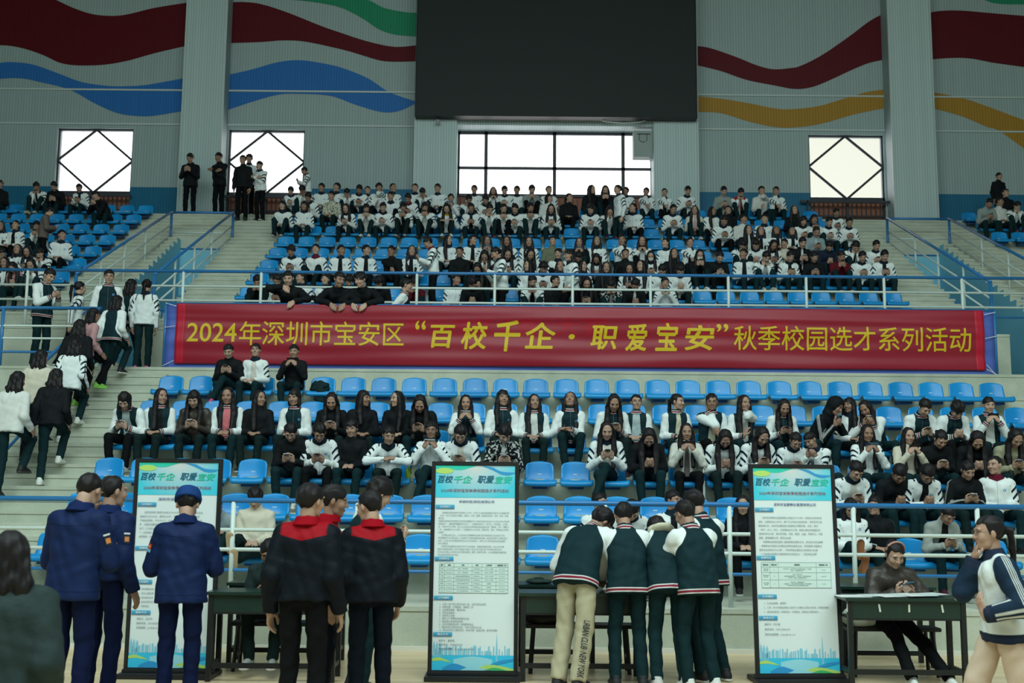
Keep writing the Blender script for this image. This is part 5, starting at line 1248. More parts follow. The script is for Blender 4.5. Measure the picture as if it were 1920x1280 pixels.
def poster(px, lean, rotz, label, company, intro, table, perks, contact, layout):
    c = on_y(px, 1262 + (px-960)*.00873, 10.45); root = empty('poster_stand', (c.x, 10.45, 0), rotz, label, 'poster stand')
    T = Matrix.Translation((0, 0, .055)) @ Matrix.Rotation(-lean, 4, 'X')
    q = MB(); q.box(-.44, .44, -.15, .22, 0, .045); q.box(-.42, .42, -.06, .06, .045, .075); q.build('base', M_PBLACK, root, bevel=.006)
    fr = MB(); t = .038
    for x0, x1, z0, z1 in ((-PW/2-t, -PW/2, 0, PH+.03+t), (PW/2, PW/2+t, 0, PH+.03+t), (-PW/2, PW/2, PH+.03, PH+.03+t), (-PW/2, PW/2, 0, .03)): fr.box(x0, x1, -.02, .02, z0, z1)
    f = fr.build('frame', M_PBLACK, root, bevel=.004); f.matrix_local = T
    bk = MB(); bk.box(-.03, .03, .02, .05, .3, 1.2); bk.tube([(0, .04, 1.2), (0, .30, .02)], .012, 6); b2 = bk.build('rear_prop', M_PBLACK, root); b2.matrix_local = T
    p = MB(); p.box(-PW/2, PW/2, -.008, .012, .03, PH+.03); pr = p.build('printed_sheet', M_PAPER, root); pr.matrix_local = T
    T2 = Matrix.Translation((0, -.009, .03)); X0 = -PW/2
    def art(nm, mi, polys, lay):
        m = MB()
        for pl in polys: m.poly([(X0+u, -lay*.0012, v) for u, v in pl])
        o = m.build(nm, PM[mi], pr); o.matrix_local = T2; return o
    def wave(nm, mi, top, bot, lay):
        tp = smooth_line(top, 8); m = MB(); n = 40; x0, x1 = top[0][0], top[-1][0]; bt = smooth_line(bot, 8); vs = []
        for i in range(n+1):
            x = x0+(x1-x0)*i/n; vs += [(X0+x, -lay*.0012, lerp_at(tp, x)), (X0+x, -lay*.0012, lerp_at(bt, x))]
        m.add(vs, [(2*i, 2*i+1, 2*i+3, 2*i+2) for i in range(n)]); o = m.build(nm, PM[mi], pr); o.matrix_local = T2
    art('header_panel', 1, [[(0, 1.585), (PW, 1.585), (PW, PH), (0, PH)]], 1)
    wave('header_wave', 2, [(0, PH), (.4, PH)], [(0, 1.862), (.12, 1.855), (.24, 1.846), (.33, 1.868), (.4, PH)], 2)
    art('header_leaf', 3, [[(.085+.085*math.cos(a*PI/12) if .085+.085*math.cos(a*PI/12) > 0 else 0, 1.838+.028*math.sin(a*PI/12)) for a in range(24)]], 3)
    wave('header_wave', 4, [(.44, PH-.003), (.54, 1.875), (.63, 1.835), (.76, 1.825)], [(.44, PH-.004), (.54, 1.850), (.63, 1.808), (.70, 1.802), (.76, 1.82)], 3)
    def txt(s, u0, u1, v0, v1, m, bold=.0, shear=0.0, nm='lettering', res=1, lay=4, pin=False):
        v, fcs = fit_text(s, X0+u0, X0+u1, v0, v1, bold, shear, res)
        if not len(v): return
        v[:, 1] = -lay*.0012-v[:, 1]; me = bpy.data.meshes.new(nm); me.from_pydata(v.tolist(), [], fcs); me.update(); o = link_mesh(nm, me, m, pr); o.matrix_local = T2
    def para(lines, u0, vtop, pitch, h, m=M_TB, full=None):
        V, Fs = [], []; n0 = 0
        for i, s in enumerate(lines):
            if not s.strip(): continue
            ind = len(s)-len(s.lstrip('　')); v, fc = text_mesh(s.strip('　'), h*1.25, 0.0, res=1)
            if full: 
                w = v[:, 0].max(); lim = full-ind*h*1.2
                if w > lim: v[:, 0] *= lim/w
            v[:, 0] += X0+u0+ind*h*1.2; z = v[:, 1]+vtop-pitch*i-h; V.append(np.stack([v[:, 0], np.full(len(v), -.0048), z], 1)); Fs += [tuple(a+n0 for a in f_) for f_ in fc]; n0 += len(v)
        me = bpy.data.meshes.new('lettering'); me.from_pydata(np.concatenate(V).tolist(), [], Fs); me.update(); o = link_mesh('lettering', me, m, pr); o.matrix_local = T2
    txt('百校', .022, .170, 1.722, 1.795, M_T1, .02, .25); txt('千企', .176, .352, 1.722, 1.792, M_T2, .02, .25)
    txt('职爱', .400, .560, 1.722, 1.795, M_T1, .02, .25); txt('宝安', .560, .735, 1.722, 1.792, M_T2, .02, .25)
    txt('2024年深圳宝安秋季校园选才系列活动', .055, .70, 1.636, 1.668, M_TR, .0025)
    txt(company, layout['cx'][0], layout['cx'][1], 1.532, 1.560, M_TN, .006, .1)
    def pill(s, v):
        m = MB(); m.box(X0+.008, X0+.185, -.007, -.003, 0, .037); o = m.build('heading_pill', M_PILL, pr); o.matrix_local = Matrix.Translation((0, -.009, .03+v)); 
        txt(s, .048, .150, v+.008, v+.029, M_TW, .02, lay=7)
    for s, v in zip(('公司简介', '招聘岗位', '公司福利', '联系方式'), layout['pills']): pill(s, v)
    para(intro, .035, layout['intro'], layout['ip'], layout['ih'], full=.68)
    # table
    if table:
        x0, x1, y1, rh, cols, cells = table; m = MB(); tot = sum(rh)
        bg = MB(); bg.box(X0+x0, X0+x1, -.0030, -.0018, y1-tot, y1); o = bg.build('table_panel', flat('p_mint', (.62, .78, .74), .55), pr); o.matrix_local = T2
        yy = y1; ys = [y1]
        for r_ in rh: yy -= r_; ys.append(yy)
        for y in ys: m.box(X0+x0, X0+x1, -.0048, -.0040, y-.0009, y+.0009)
        xs = [x0+(x1-x0)*c_ for c_ in cols]
        for x in xs: m.box(X0+x-.0009, X0+x+.0009, -.0048, -.0040, y1-tot, y1)
        o = m.build('table_rules', M_TB, pr); o.matrix_local = T2
        V, Fs, n0 = [], [], 0
        for ri, row in enumerate(cells):
            for ci, s in enumerate(row):
                ls = s.split('|'); 
                for li, l in enumerate(ls):
                    if not l: continue
                    v, fc = text_mesh(l, .0135, .0008 if ri == 0 else .0, res=1); w = v[:, 0].max(); cw = xs[ci+1]-xs[ci]; k = min(1, (cw-.008)/w); v[:, 0] *= k; w *= k
                    z = (ys[ri]+ys[ri+1])/2 + (len(ls)-1)*.0075 - li*.015 - .005
                    V.append(np.stack([v[:, 0]+X0+(xs[ci]+xs[ci+1])/2-w/2, -.0055-v[:, 2], v[:, 1]+z], 1)); Fs += [tuple(a+n0 for a in f_) for f_ in fc]; n0 += len(v)
        me = bpy.data.meshes.new('table_lettering'); me.from_pydata(np.concatenate(V).tolist(), [], Fs); me.update(); o = link_mesh('table_lettering', me, M_TB, pr); o.matrix_local = T2
    para(perks, .06, layout['perks'], layout['pp'], .0155, full=.66); para(contact, .06, layout['contact'], layout['cp'], .017)
    # skyline and waves at the foot
    rr = random.Random(3); m = []; 
    for i in range(34):
        u = .03+.70*i/34+rr.uniform(-.006, .006); w = rr.uniform(.008, .018); h = rr.uniform(.03, .085)
        if abs(u-.60) < .02: continue
        m.append([(u, .135), (u+w, .135), (u+w, .135+h), (u+w*.5, .135+h+.008), (u, .135+h)])
    m.append([(.590, .08), (.612, .08), (.606, .25), (.6015, .34), (.597, .25)])
    for k, u in enumerate((.018, .045, .075)): m.append([(u-.010, .12), (u+.012, .12), (u+.011, .22), (u, .27-.01*k), (u-.010, .22)])
    art('skyline', 6, m, 2)
    art('sea', 5, [[(0, 0), (PW, 0), (PW, .135), (0, .135)]], 1)
    wave('wave', 9, [(.2, .1), (.38, .125), (.56, .1)], [(.2, .02), (.38, .01), (.56, .02)], 2)
    wave('wave', 3, [(0, .105), (.07, .115), (.18, .075)], [(0, .08), (.07, .085), (.18, .07)], 3)
    wave('wave', 5, [(0, .075), (.10, .085), (.22, .04), (.3, 0)], [(0, 0), (.10, 0), (.22, 0), (.3, 0)], 4)
    wave('wave', 4, [(.10, .02), (.20, .06), (.30, .035), (.38, 0)], [(.10, 0), (.20, 0), (.3, 0), (.38, 0)], 5)
    wave('wave', 9, [(.26, .0), (.36, .032), (.5, .012), (.56, 0)], [(.26, 0), (.36, 0), (.5, 0), (.56, 0)], 6)
    wave('wave', 3, [(.42, .02), (.52, .05), (.62, .045), (.76, .015)], [(.42, 0), (.52, 0), (.62, 0), (.76, 0)], 5)
    wave('wave', 8, [(.48, .0), (.58, .026), (.70, .0)], [(.48, 0), (.58, 0), (.70, 0)], 6)
    wave('wave', 4, [(.52, .045), (.64, .09), (.76, .105)], [(.52, .04), (.64, .06), (.76, .09)], 4)
    return root
tab2 = (.055, .70, .972, [.034]*8, [0, .075, .21, .475, .62, .825, 1.0], [
 ['部门', '职位', '专业', '学历', '工作时间', '薪酬福利（元）'], ['研发', 'Mechanical', '电子，电气相关', '本科及以上', '五天八小时制', '8000-9000'], ['研发', 'Mechanical', '电子，电气相关', '本科及以上', '五天八小时制', '8000-9000'],
 ['工程', 'Senior', '机械装备/精密制造相关', '本科及以上', '五天八小时制', '6000-8000'], ['品质', 'IC Senior', '机械装备/精密制造相关', '中专及以上', '五天八小时制', '5000-6000'], ['制造', 'Technician', '电子/机电相关专业', '中专及以上', '加班费', '5000-6000'],
 ['设备', 'Technician', '电子/机电相关专业', '中专及以上', '加班费', '5000-6000'], ['QA', 'Technician', '电子/机电相关专业', '中专及以上', '加班费', '5000-6700']])
tab3 = (.05, .715, 1.005, [.042, .05, .068, .072], [0, .12, .24, .79, 1.0], [
 ['岗位名称', '招聘人数', '招聘要求', '薪酬范围（元）'], ['工程工程|管干部', '10', '专业学历，符合优秀成人党政条件者，专业要|高分，无需驾驶工作。', '5K-6K'],
 ['客中物管|管干部', '20', '机电一体化专业|对体面的理解能力，专职做，全能做相关事|同产品，类似一定的团队意识。', '4.5K-6K'], ['停车场管|管干部', '10', '岗位专业，做保案训练。|头脑灵活，工作主动有求变管理，提升等级优|习材管理专业已经实施考解决方案。', '5K-6K']])
L2 = dict(cx=(.228, .565), pills=(1.480, .995, .636, .305), intro=1.45, ip=.0262, ih=.0135, perks=.605, pp=.0262, contact=.275, cp=.037)
L3 = dict(cx=(.19, .60), pills=(1.478, 1.030, .675, .480), intro=1.43, ip=.0375, ih=.0165, perks=.640, pp=.039, contact=.450, cp=.046)
intro2 = ['　　华纳国际(集团)有限公司创建于1957年，公司于2004年在香港联合交易所上市(股票代码', '：8008)，其下公司遍布于美国，加拿大、日本、韩国，欧洲及东南亚。深圳、苏州、东莞', '等地区。',
 '华纳亚洲总部(深圳)有限公司(深圳)有限是在华1994成立的技术企业(于1996年)为该公司全资', '的制造工厂，拥有两项重要成员企业之一。主要从事电子元，电力系，半导体品，工业电', '源，汽车电子生产基地，其于2005年成立华纳科技(深圳)有限公司。拥研发，生产，销售为', '一体，目前拥有员工500余人，厂房面积约6000平方米，荣获优秀，安全，环保和人才优质', '先单位。',
 '　　公司重点电工分公，2014年8月29日被国家有关部门认为高新技术“企业先进”公司，', '同时荣获省产业工程”认证。产品成功二年被中国高新科技组，被深圳市授予“文明先进企”', '会员，2018年1月公司被深圳市有关“人才先进单位”，授予公司“深圳优秀先进单位最佳', '会员”等荣誉。',
 '　　深圳市(深圳)集团公司业务“电力分企业联合，强者的发展前沿地，为公司企业奋”', '展会”先进单位称号。在产业发展公司认可“华纳上市·华南上市”专项资本领先企业。', '在人才定位跟上千万积分为公司拿出课题，医学、科研专大赛，2014年被国家“精准先锋', '的科技进步发展先进”称号。']
intro3 = ['　　深圳市宝晨物业管理有限公司成立于1992年，总部设于深圳市宝', '安区，注册资本5000万元，旗下子公司及分支机构有：深圳市安仁安', '保有限公司，深圳市宝晨电梯工程有限公司惠州路，东莞，惠州', '、和平、龙川、坪山、龙岗等物业分公司。在管公园业务涵盖住宅、', '政府机关办公楼、商业写字楼、学校、医院、公园、市政环卫、市政', '园绿、国有储备土地、梅花企业等。',
 '　　宝晨物业是首批国家一级资质物业服务企业，在日前30年的发展', '，宝晨物业已经成为全国知名的物业服务企业，先后获得“中国物业', '服务企业综合实力500强”，“深圳市物业服务企业综合实力50强', '”“广东省物业管理行业最具影响力优秀企业”，“深圳知名品牌”', '等荣誉。']
perk2 = ['1、六险一金为员工购买五险一金，法定节假日休假。', '2、免费宿舍，空调宿舍，全勤奖一万。', '3、公司提供餐饮，餐费补贴。', '4、节日礼品发放。', '5、优秀员工奖励。', '6、国外工厂免费培训和晋升机会。', '7、每年度公司体检及旅游。', '8、公司定期篮球比赛，免费提供饮品。', '9、每月为员工举办生日会，为员工送生日礼品。', '10、每月优秀员工集体活动，登山比赛，运动比赛，拔河友谊赛。']
perk3 = ['1、包4人间宿舍，提供吃。', '2、工资：底+补充商业保险+深圳户口+弹性工作制+年终奖（带薪年休假）', '3、提供培训机会（内部培训、外部培训、其他核心技能培训）。']
poster(316, math.radians(0.8), math.radians(-1.5), 'roll-up recruitment poster on a black stand behind the student in a blue cap', '深圳市深技电子有限公司', ['　　深圳深圳电子有限公司成立于2007年，是国家级高新技术企业，', '现有员工达1500人，面积20000M²，拥有一批资深的研发及管理', '产销技术团队。专注于IC卡、TF卡、U盘、电子类各种周边产品可', '件，主要印制覆盖家电，新零产品、专业高品质半导体，东科', '生产；公司成立以来，', '一一投资研发，', '品质稳定，品质优秀。'],
       None, ['1、提供带薪五险一金。', '2、定时三餐免费。', '3、培训晋升机会（管理岗位），', '4、进修定期为员工提供餐补，', '5、年度奖金，'], ['联系人：蓝兰州', '联系电话：18170542771', '投递邮箱：panfx@163.com'],
       dict(cx=(.20, .62), pills=(1.478, 1.07, .76, .48), intro=1.43, ip=.0375, ih=.0165, perks=.72, pp=.039, contact=.45, cp=.040))
poster(886, math.radians(3.2), 0, 'roll-up recruitment poster on a black stand alone at the middle of the court', '华纳科技(深圳)有限公司', intro2, tab2, perk2, ['联系人：谢晓莹', '联系电话：18948760778', '简历发送邮箱：hr.1.hs@sydz.com.cn'], L2)
poster(1500, math.radians(3.2), math.radians(4), 'roll-up recruitment poster on a black stand beside the seated woman\'s desk', '深圳市宝晨物业管理有限公司', intro3, tab3, perk3, ['联系人：陈小姐', '联系电话：0755-27865673', '简历投递邮箱：Scym@163.com'], L3)

# ================================================================== desks and benches
M_DGREEN = flat('dark_green_desk', (.008, .030, .022), .35, spec=.45, var=.2); M_DBLACK = flat('desk_black_steel', (.014, .016, .016), .45)
def desk(x0, x1, y, label, rot=0.0, tapes=False):
    w = x1-x0; root = empty('desk', ((x0+x1)/2, y, 0), rot, label, 'desk'); H = .80; D = .42
    q = MB(); q.box(-w/2, w/2, 0, D, H-.03, H); q.build('desk_top', M_DGREEN, root, bevel=.004)
    q = MB(); q.box(-w/2+.06, w/2-.06, .03, .05, H-.18, H-.03); q.build('front_panel', M_DGREEN, root)
    q = MB(); q.box(-w/2+.06, w/2-.06, .03, D-.04, H-.20, H-.18); q.build('book_shelf', M_DBLACK, root)
    for sx in (-1, 1):
        for (ya, yb) in ((.02, .065), (D-.065, D-.02)):
            xa = sx*(w/2-.045); q = MB(); q.box(xa-.022, xa+.022, ya, yb, 0, H-.03); q.build('leg', M_DBLACK, root)
        xa = sx*(w/2-.045); q = MB(); q.box(xa-.015, xa+.015, .065, D-.065, .12, .16); q.build('stretcher', M_DBLACK, root)
    q = MB(); q.box(-w/2+.06, w/2-.06, .028, .055, .12, .165); q.build('foot_rail', M_DBLACK, root)
    if tapes:
        for u, a in ((-.48, .1), (-.22, -.15), (.02, .02), (.29, -.15)):
            q = MB(); q.box(-.008, .008, -.0015, .0015, -.035, .035); t = q.build('paper_tag', flat('tag_white', (.62, .66, .58), .6), root); t.matrix_local = Matrix.Translation((u*w, .027, H-.09)) @ Matrix.Rotation(a, 4, 'Y')
    return root
X = lambda px, Y=10.25: on_y(px, 1200, Y).x
desk(X(384), X(634), 10.2, 'dark green school desk partly hidden behind the two students in red-shouldered jackets')
desk(X(972), X(1212), 10.34, 'dark green school desk the varsity-jacketed students are bending over')
desk(X(1582), X(1812), 10.15, 'dark green school desk with papers, the seated woman behind it', 0, True)
for a, b_, y, lab in ((420, 640, 11.15, 'second dark green desk standing behind the desk near the red-shouldered students'), (968, 1120, 11.2, 'second dark green desk behind the varsity students\' desk'), (1578, 1760, 11.3, 'second dark green desk behind the seated woman')):
    desk(X(a, y), X(b_, y), y, lab)
def bench(x0, x1, y, label):
    w = x1-x0; root = empty('bench', ((x0+x1)/2, y, 0), 0, label, 'bench'); H = .46
    q = MB(); q.box(-w/2, w/2, 0, .24, H-.035, H); q.build('seat', M_DBLACK, root, bevel=.004)
    for sx in (-1, 1):
        for yy in (.03, .21):
            q = MB(); xa = sx*(w/2-.08); q.tube([(xa, yy, H-.03), (xa+sx*.03, yy+(yy-.12)*.4, 0)], .02, 4); q.build('leg', M_DBLACK, root)
        q = MB(); xa = sx*(w/2-.06); q.box(xa-.012, xa+.012, .03, .21, .14, .17); q.build('stretcher', M_DBLACK, root)
bench(X(430, 10.8), X(640, 10.8), 10.78, 'low black bench behind the desk near the red-shouldered students')
bench(X(985, 10.8), X(1190, 10.8), 10.80, 'low black bench behind the varsity students\' desk, a bag on it')
bench(X(1590, 10.8), X(1765, 10.8), 10.78, 'low black bench the woman behind the desk sits on')
# things on desks and benches
rp = random.Random(5)
for i, (px, dy) in enumerate(((1598, .12), (1650, .20), (1672, .1), (1700, .22), (1722, .12), (1748, .2))):
    q = MB(); q.box(-.105, .105, -.148, .148, 0, .003); 
    if i: q.box(-.09, .09, -.05, .10, .003, .0034)
    me = q.mesh('paper_sheet'); o = link_mesh('paper_sheet', me, flat('printed_paper', (.52, .60, .60), .6) if i % 2 else flat('plain_paper', (.64, .68, .66), .6)); o.location = (X(px, 10.35), 10.15+.07+dy*.8, .801+.0035*i); o.rotation_euler = (0, 0, rp.uniform(-.5, .5)+PI/2)
    tag(o, '%s printed sheet from the left among the papers on the seated woman\'s desk' % ordinal(i+1), 'paper', 'papers on the right-hand desk')
def bag(px, Y, z, w, h, m, label, nm='bag'):
    root = empty(nm, (X(px, Y), Y, z), 0, label, 'bag')
    v, q_ = nets(lambda p: smax(ell(p*A3(1, 1, 1), A3(0, 0, h*.45), (w*.55, .11, h*.55)) + wrinkle(p, .006, 2), -p[:, 2]+.002, .01), (-w*.7, -.16, -.02), (w*.7, .16, h*1.2), .014)
    me = np_mesh('bag_body', v, q_); o = link_mesh('bag_body', me, m, root)
    q = MB(); q.tube([(-w*.25, 0, h*.85), (-w*.15, 0, h*1.15), (w*.1, 0, h*1.2), (w*.2, 0, h*.85)], .008, 6); q.build('strap', m, root, True)
bag(1020, 10.9, .46, .40, .14, flat('black_bag', (.012, .012, .014), .45), 'flat black bag lying on the bench behind the varsity students\' desk')
bag(1010, 11.35, .80, .26, .05, flat('dark_green_bag', (.015, .035, .030), .5), 'small dark green bag with a loop handle on the rear desk')
bag(1615, 10.88, .46, .34, .20, flat('pale_plastic_bag', (.50, .58, .52), .4), 'pale plastic bag on the bench beside the seated woman')
Y5, Z5 = ROWS['L5']
v, q_ = nets(lambda p: smin(ell(p, A3(0, 0, .10), (.16, .12, .13)), ell(p, A3(.03, -.16, -.03), (.09, .05, .14)), .04)+wrinkle(p, .016, 4), (-.22, -.26, -.22), (.22, .18, .28), .012)
me = np_mesh('folded_coat', v, q_); o = link_mesh('folded_coat', me, jacket_mat('coat_black_turquoise', BLACK)); o.location = (on_y(600, 725, Y5).x, Y5, Z5-.02); me.materials[0] = None or fabric('black_teal_coat', (.010, .025, .028)); tag(o, 'crumpled black coat left on a seat beside the boy taking a photo', 'coat')
Y8, Z8 = ROWS['U7']
v, q_ = nets(lambda p: ell(p, A3(0, 0, .12), (.30, .14, .17))+wrinkle(p*1.6, .014, 1), (-.36, -.2, -.08), (.36, .2, .34), .016)
me = np_mesh('pile_of_bags', v, q_); o = link_mesh('black_backpack', me, fabric('black_nylon', (.008, .009, .010))); o.location = (on_y(1322, 392, Y8).x, Y8, Z8); tag(o, 'bulky black backpack on the top row between students, right of the big window', 'backpack')
Y2, Z2 = ROWS['L2']
def umbrella(px, py, Y, z0, label, cols):
    root = empty('umbrella', (on_y(px, py, Y).x, Y, z0), 0, label, 'umbrella')
    q = MB(); q.tube([(0, -.02, .0), (.0, -.04, .12), (.01, -.02, .45)], [.012, .035, .020], 8); q.build('canopy', cols, root, smooth=True)
    q = MB(); q.tube([(.01, -.02, .45), (.015, -.01, .60), (.03, -.01, .63), (.05, -.01, .60)], .007, 6); q.build('handle', flat('umbrella_handle', (.6, .63, .6), .4), root)
umbrella(620, 900, 14.9, 1.45, 'clear folded umbrella leaning by the legs of the student in the turtleneck', flat('clear_plastic', (.45, .55, .53), .25))
umbrella(1317, 905, 14.9, 1.42, 'clear folded umbrella by the seated girl in a cream coat', MATS['clear_plastic'])
q = MB(); q.tube([(0, 0, 0), (0, 0, .16), (0, 0, .20)], [.032, .034, .014], 10); o = q.build('drink_bottle', flat('yellow_green_plastic', (.42, .60, .04), .3), smooth=True); o.location = (on_y(764, 890, 15.0).x, 15.12, ROWS['L2'][1]-.0); tag(o, 'yellow-green bottle between two seated boys in striped jackets', 'bottle')

# ================================================================== people on their feet
def stand(px, py, Y, key, z=None, **k):
    pose = POSES[key] if isinstance(key, str) else key[1]; kn = key if isinstance(key, str) else key[0]
    rot = k.get('rot', 0.0); S = skeleton(**pose); h = S['Hc'] + S['Rh']@A3(0, .015, .118)+A3(0, 0, .012); hc = S['Hc']; R = rz(rot)
    z = surf_z(Y, k.pop('stair', False)) if z is None else z
    zt = on_y(px, py, Y+(R@h)[1]).z; sc = min(k.pop('smax', 1.12), max(.88, (zt-z)/h[2])); Xp = on_y(px, py+20, Y+(R@hc)[1]).x-(R@hc)[0]*sc
    k.pop('rot', None); lod = k.pop('lod', 1)
    return person(kn, pose, (Xp, Y, z), rot, lod, scale=sc, **k)
def on_steps(px, py, h, lo, hi, key, **k):
    best = min(np.arange(lo, hi, .05), key=lambda Y: abs(proj((on_y(px, py, Y).x, Y, surf_z(Y, True)+h))[1]-py))
    return stand(px, py, float(best), key, z=surf_z(float(best), True), **k)
# three in blue work clothes, backs to us
POSES['back'] = dict(seated=False, lean=4, pitch=14, yaw=-14, hands={-1: (-.22, .02, .86), 1: (.22, -.22, 1.0)}, elbow={-1: (-.1, 1, -.1), 1: (.1, 1, -.1)}, kw2=dict(hand='rest', palm=(-1, .2, 0), thumb=(0, -1, 0), puff=.010, hem=.11))
POSES['backphone'] = dict(seated=False, lean=6, pitch=30, hands={-1: (-.10, -.28, 1.10), 1: (.10, -.28, 1.10)}, kw2=dict(hand='grip', fdir=FR, palm=(-.4, .5, .7), puff=.010, hem=.12))
POSES['backlook'] = dict(seated=False, lean=3, pitch=4, yaw=-26, hands={-1: (-.23, -.06, .83), 1: (.23, .0, .83)}, elbow={-1: (-.1, 1, -.1), 1: (.1, 1, -.1)}, kw2=dict(hand='rest', palm=(-1, .2, 0), thumb=(0, -1, 0), puff=.012, hem=.02))
POSES['backlook2'] = dict(seated=False, lean=8, pitch=14, yaw=40, hands={-1: (-.21, -.12, .84), 1: (.22, -.12, .84)}, elbow={-1: (-.1, 1, -.1), 1: (.1, 1, -.1)}, kw2=dict(hand='rest', palm=(-1, .2, 0), thumb=(0, -1, 0), puff=.012, hem=.06))
stand(167, 887, 8.5, 'backphone', z=0, rot=PI-.25, lod=0, hair='buzz', top='bluework', legs='blue', shoes='black', label='man in blue work clothes with a shoulder badge, bareheaded, nearest of the blue pair')
stand(214, 889, 9.2, 'backlook', z=0, rot=PI-.35, lod=0, hair='buzz', top='bluework', legs='blue', shoes='black', label='man in blue work clothes, bareheaded, standing just behind the nearest blue-clad man')
capman = stand(352, 917, 8.9, 'backphone', z=0, rot=PI+.15, lod=0, hair='buzz', top='bluework', legs='blue', shoes='black', label='man in blue work clothes wearing a round blue cap, seen from behind')
def cap_on(o, key):
    S = skeleton(**POSES[key])
    v, q_ = nets(lambda p: smin(smax(ell(p, A3(0, .016, .040), (.103, .118, .135)), np.maximum(-(p[:, 2]-.022), p[:, 2]-.122), .008), smax(cone(p*A3(1, 1, 2), A3(0, -.06, .11), A3(0, -.11, .10), .055, .035), p[:, 1]+.05, .01), .006), (-.13, -.2, .0), (.13, .16, .17), .007)
    me = np_mesh('cap', v, q_); c = link_mesh('cap', me, fabric('blue_cap_cloth', (.012, .045, .17)), o); c.matrix_local = mat4(S['Rh'], S['Hc'])
cap_on(capman, 'backphone')
def badge(o, key, s, mats, t=.12, w=.045, hgt=.055, back=0.3):
    S = skeleton(**POSES[key]); a = S[s]; u = a['el']-a['sh']; u = u/np.linalg.norm(u); out = A3(s, 0, 0)*1.0 + A3(0, back, 0); out = out-(out@u)*u; out /= np.linalg.norm(out); x = np.cross(out, u)
    c = a['sh']+u*t+out*.074; R = np.stack([x, out, -u], 1)
    for nm, m, z0, z1, dw in mats:
        b = MB(); b.box(-w/2*dw, w/2*dw, -.002, .003+.001*(1-dw), z0*hgt, z1*hgt); ob_ = b.build(nm, m, o); ob_.matrix_local = mat4(R, c)
M_BRED = flat('badge_red', (.42, .02, .02), .6); M_BBLU = flat('badge_blue', (.16, .42, .62), .6); M_BOR = flat('badge_orange', (.55, .20, .05), .6); M_BDK = flat('badge_dark', (.01, .015, .03), .6); M_BWH = flat('badge_white', (.55, .6, .6), .6)
badge(capman, 'backphone', 1, (('badge_panel', M_BRED, -.1, .6, 1), ('badge_strip', M_BBLU, -.55, -.1, 1), ('badge_crest', flat('badge_gold', (.6, .35, .05), .5), .05, .4, .55)), t=.13, back=.75)
for o in PEOPLE:
    if o.get('label', '').startswith('man in blue work clothes with'): badge(o, 'backphone', -1, (('badge_strip', M_BWH, .62, .85, 1), ('badge_panel', M_BDK, -.6, .5, 1), ('badge_crest', M_BOR, -.35, .3, .7)), t=.14, back=.75)
    if o.get('label', '').endswith('nearest blue-clad man'): badge(o, 'backlook', -1, (('badge_strip', M_BWH, .62, .85, 1), ('badge_panel', M_BDK, -.6, .5, 1), ('badge_crest', M_BOR, -.35, .3, .7)), t=.14, back=.75)
# red-shouldered pair, a third behind them, and a varsity jacket
stand(583, 903, 8.0, 'backlook', z=0, rot=PI-.12, lod=0, hair='short', top='redwork', legs='black', shoes='black', label='student in red-shouldered black work jacket, back to us, the larger of the two, hands hanging')
stand(628, 906, 8.9, 'stand', z=0, rot=PI/2+.1, lod=0, hair='short', top='redwork', legs='navy', shoes='black', label='student in profile mostly hidden behind the larger red-shouldered jacket')
stand(692, 917, 8.5, 'backlook2', z=0, rot=PI+.25, lod=0, hair='buzz', top='redwork', legs='navy', shoes='black', label='crop-haired student in red-shouldered black work jacket, head turned to his left neighbour')
stand(712, 897, 9.7, 'standphone', z=0, rot=PI-1.1, lod=0, hair='curly', top='varsity', legs='teal', shoes='black', label='curly-haired student in white-sleeved varsity jacket behind the crop-haired one')
# group bending over the middle desk
def bend(name, lean, pitch, yaw=0, feet=None, hem=.10, hands=None, twist=0, **kk):
    POSES[name] = dict(seated=False, lean=lean, pitch=pitch, yaw=yaw, twist=twist, hz=.90, feet=feet or {-1: (-.12, .06, .085), 1: (.12, .04, .085)}, hands=hands or {-1: (-.18, -.46, .88), 1: (.18, -.46, .88)}, kw2=dict(hand='flat', fdir=(-.2, -.8, -.2), palm=(-.1, 0, -1), puff=.010, hem=hem, **kk))
bend('bend1', 46, 55, -35, feet={-1: (-.10, .22, .085), 1: (.10, .16, .085)}, baggy=.012); bend('bend2', 20, 28, 0); bend('bend3', 40, 62, 0, hood=1); bend('bend4', 17, 26, 18); bend('bend5', 12, 24, 20)
stand(1128, 958, 10.14, 'bend1', z=0, rot=PI-.45, lod=0, hair='fluffy', top='varsity', legs='khaki', shoes='blackw', label='student in varsity jacket and lettered khaki trousers bending furthest over the desk', smax=1.1)
stand(1169, 941, 10.16, 'bend2', z=0, rot=PI+.05, lod=0, hair='short', top='varsity', legs='teal', shoes='blackw', label='student in varsity jacket between the khaki trousers and the hooded one, back to us')
stand(1232, 975, 10.12, 'bend3', z=0, rot=PI+.1, lod=0, hair='short', top='varsity', legs='teal', shoes='red', label='student in varsity jacket with a cream hood, head hidden, red and white shoes')
stand(1284, 937, 10.04, 'bend4', z=0, rot=PI+.30, lod=0, hair='short', top='varsity', legs='teal', shoes='white', label='student in varsity jacket at the desk end, white shoes, nearest of the end pair')
stand(1300, 917, 10.50, 'bend5', z=0, rot=PI+.55, lod=0, hair='short', top='varsity', legs='teal', shoes='blackw', glasses=True, label='tallest varsity-jacketed student with glasses behind the one at the desk end')
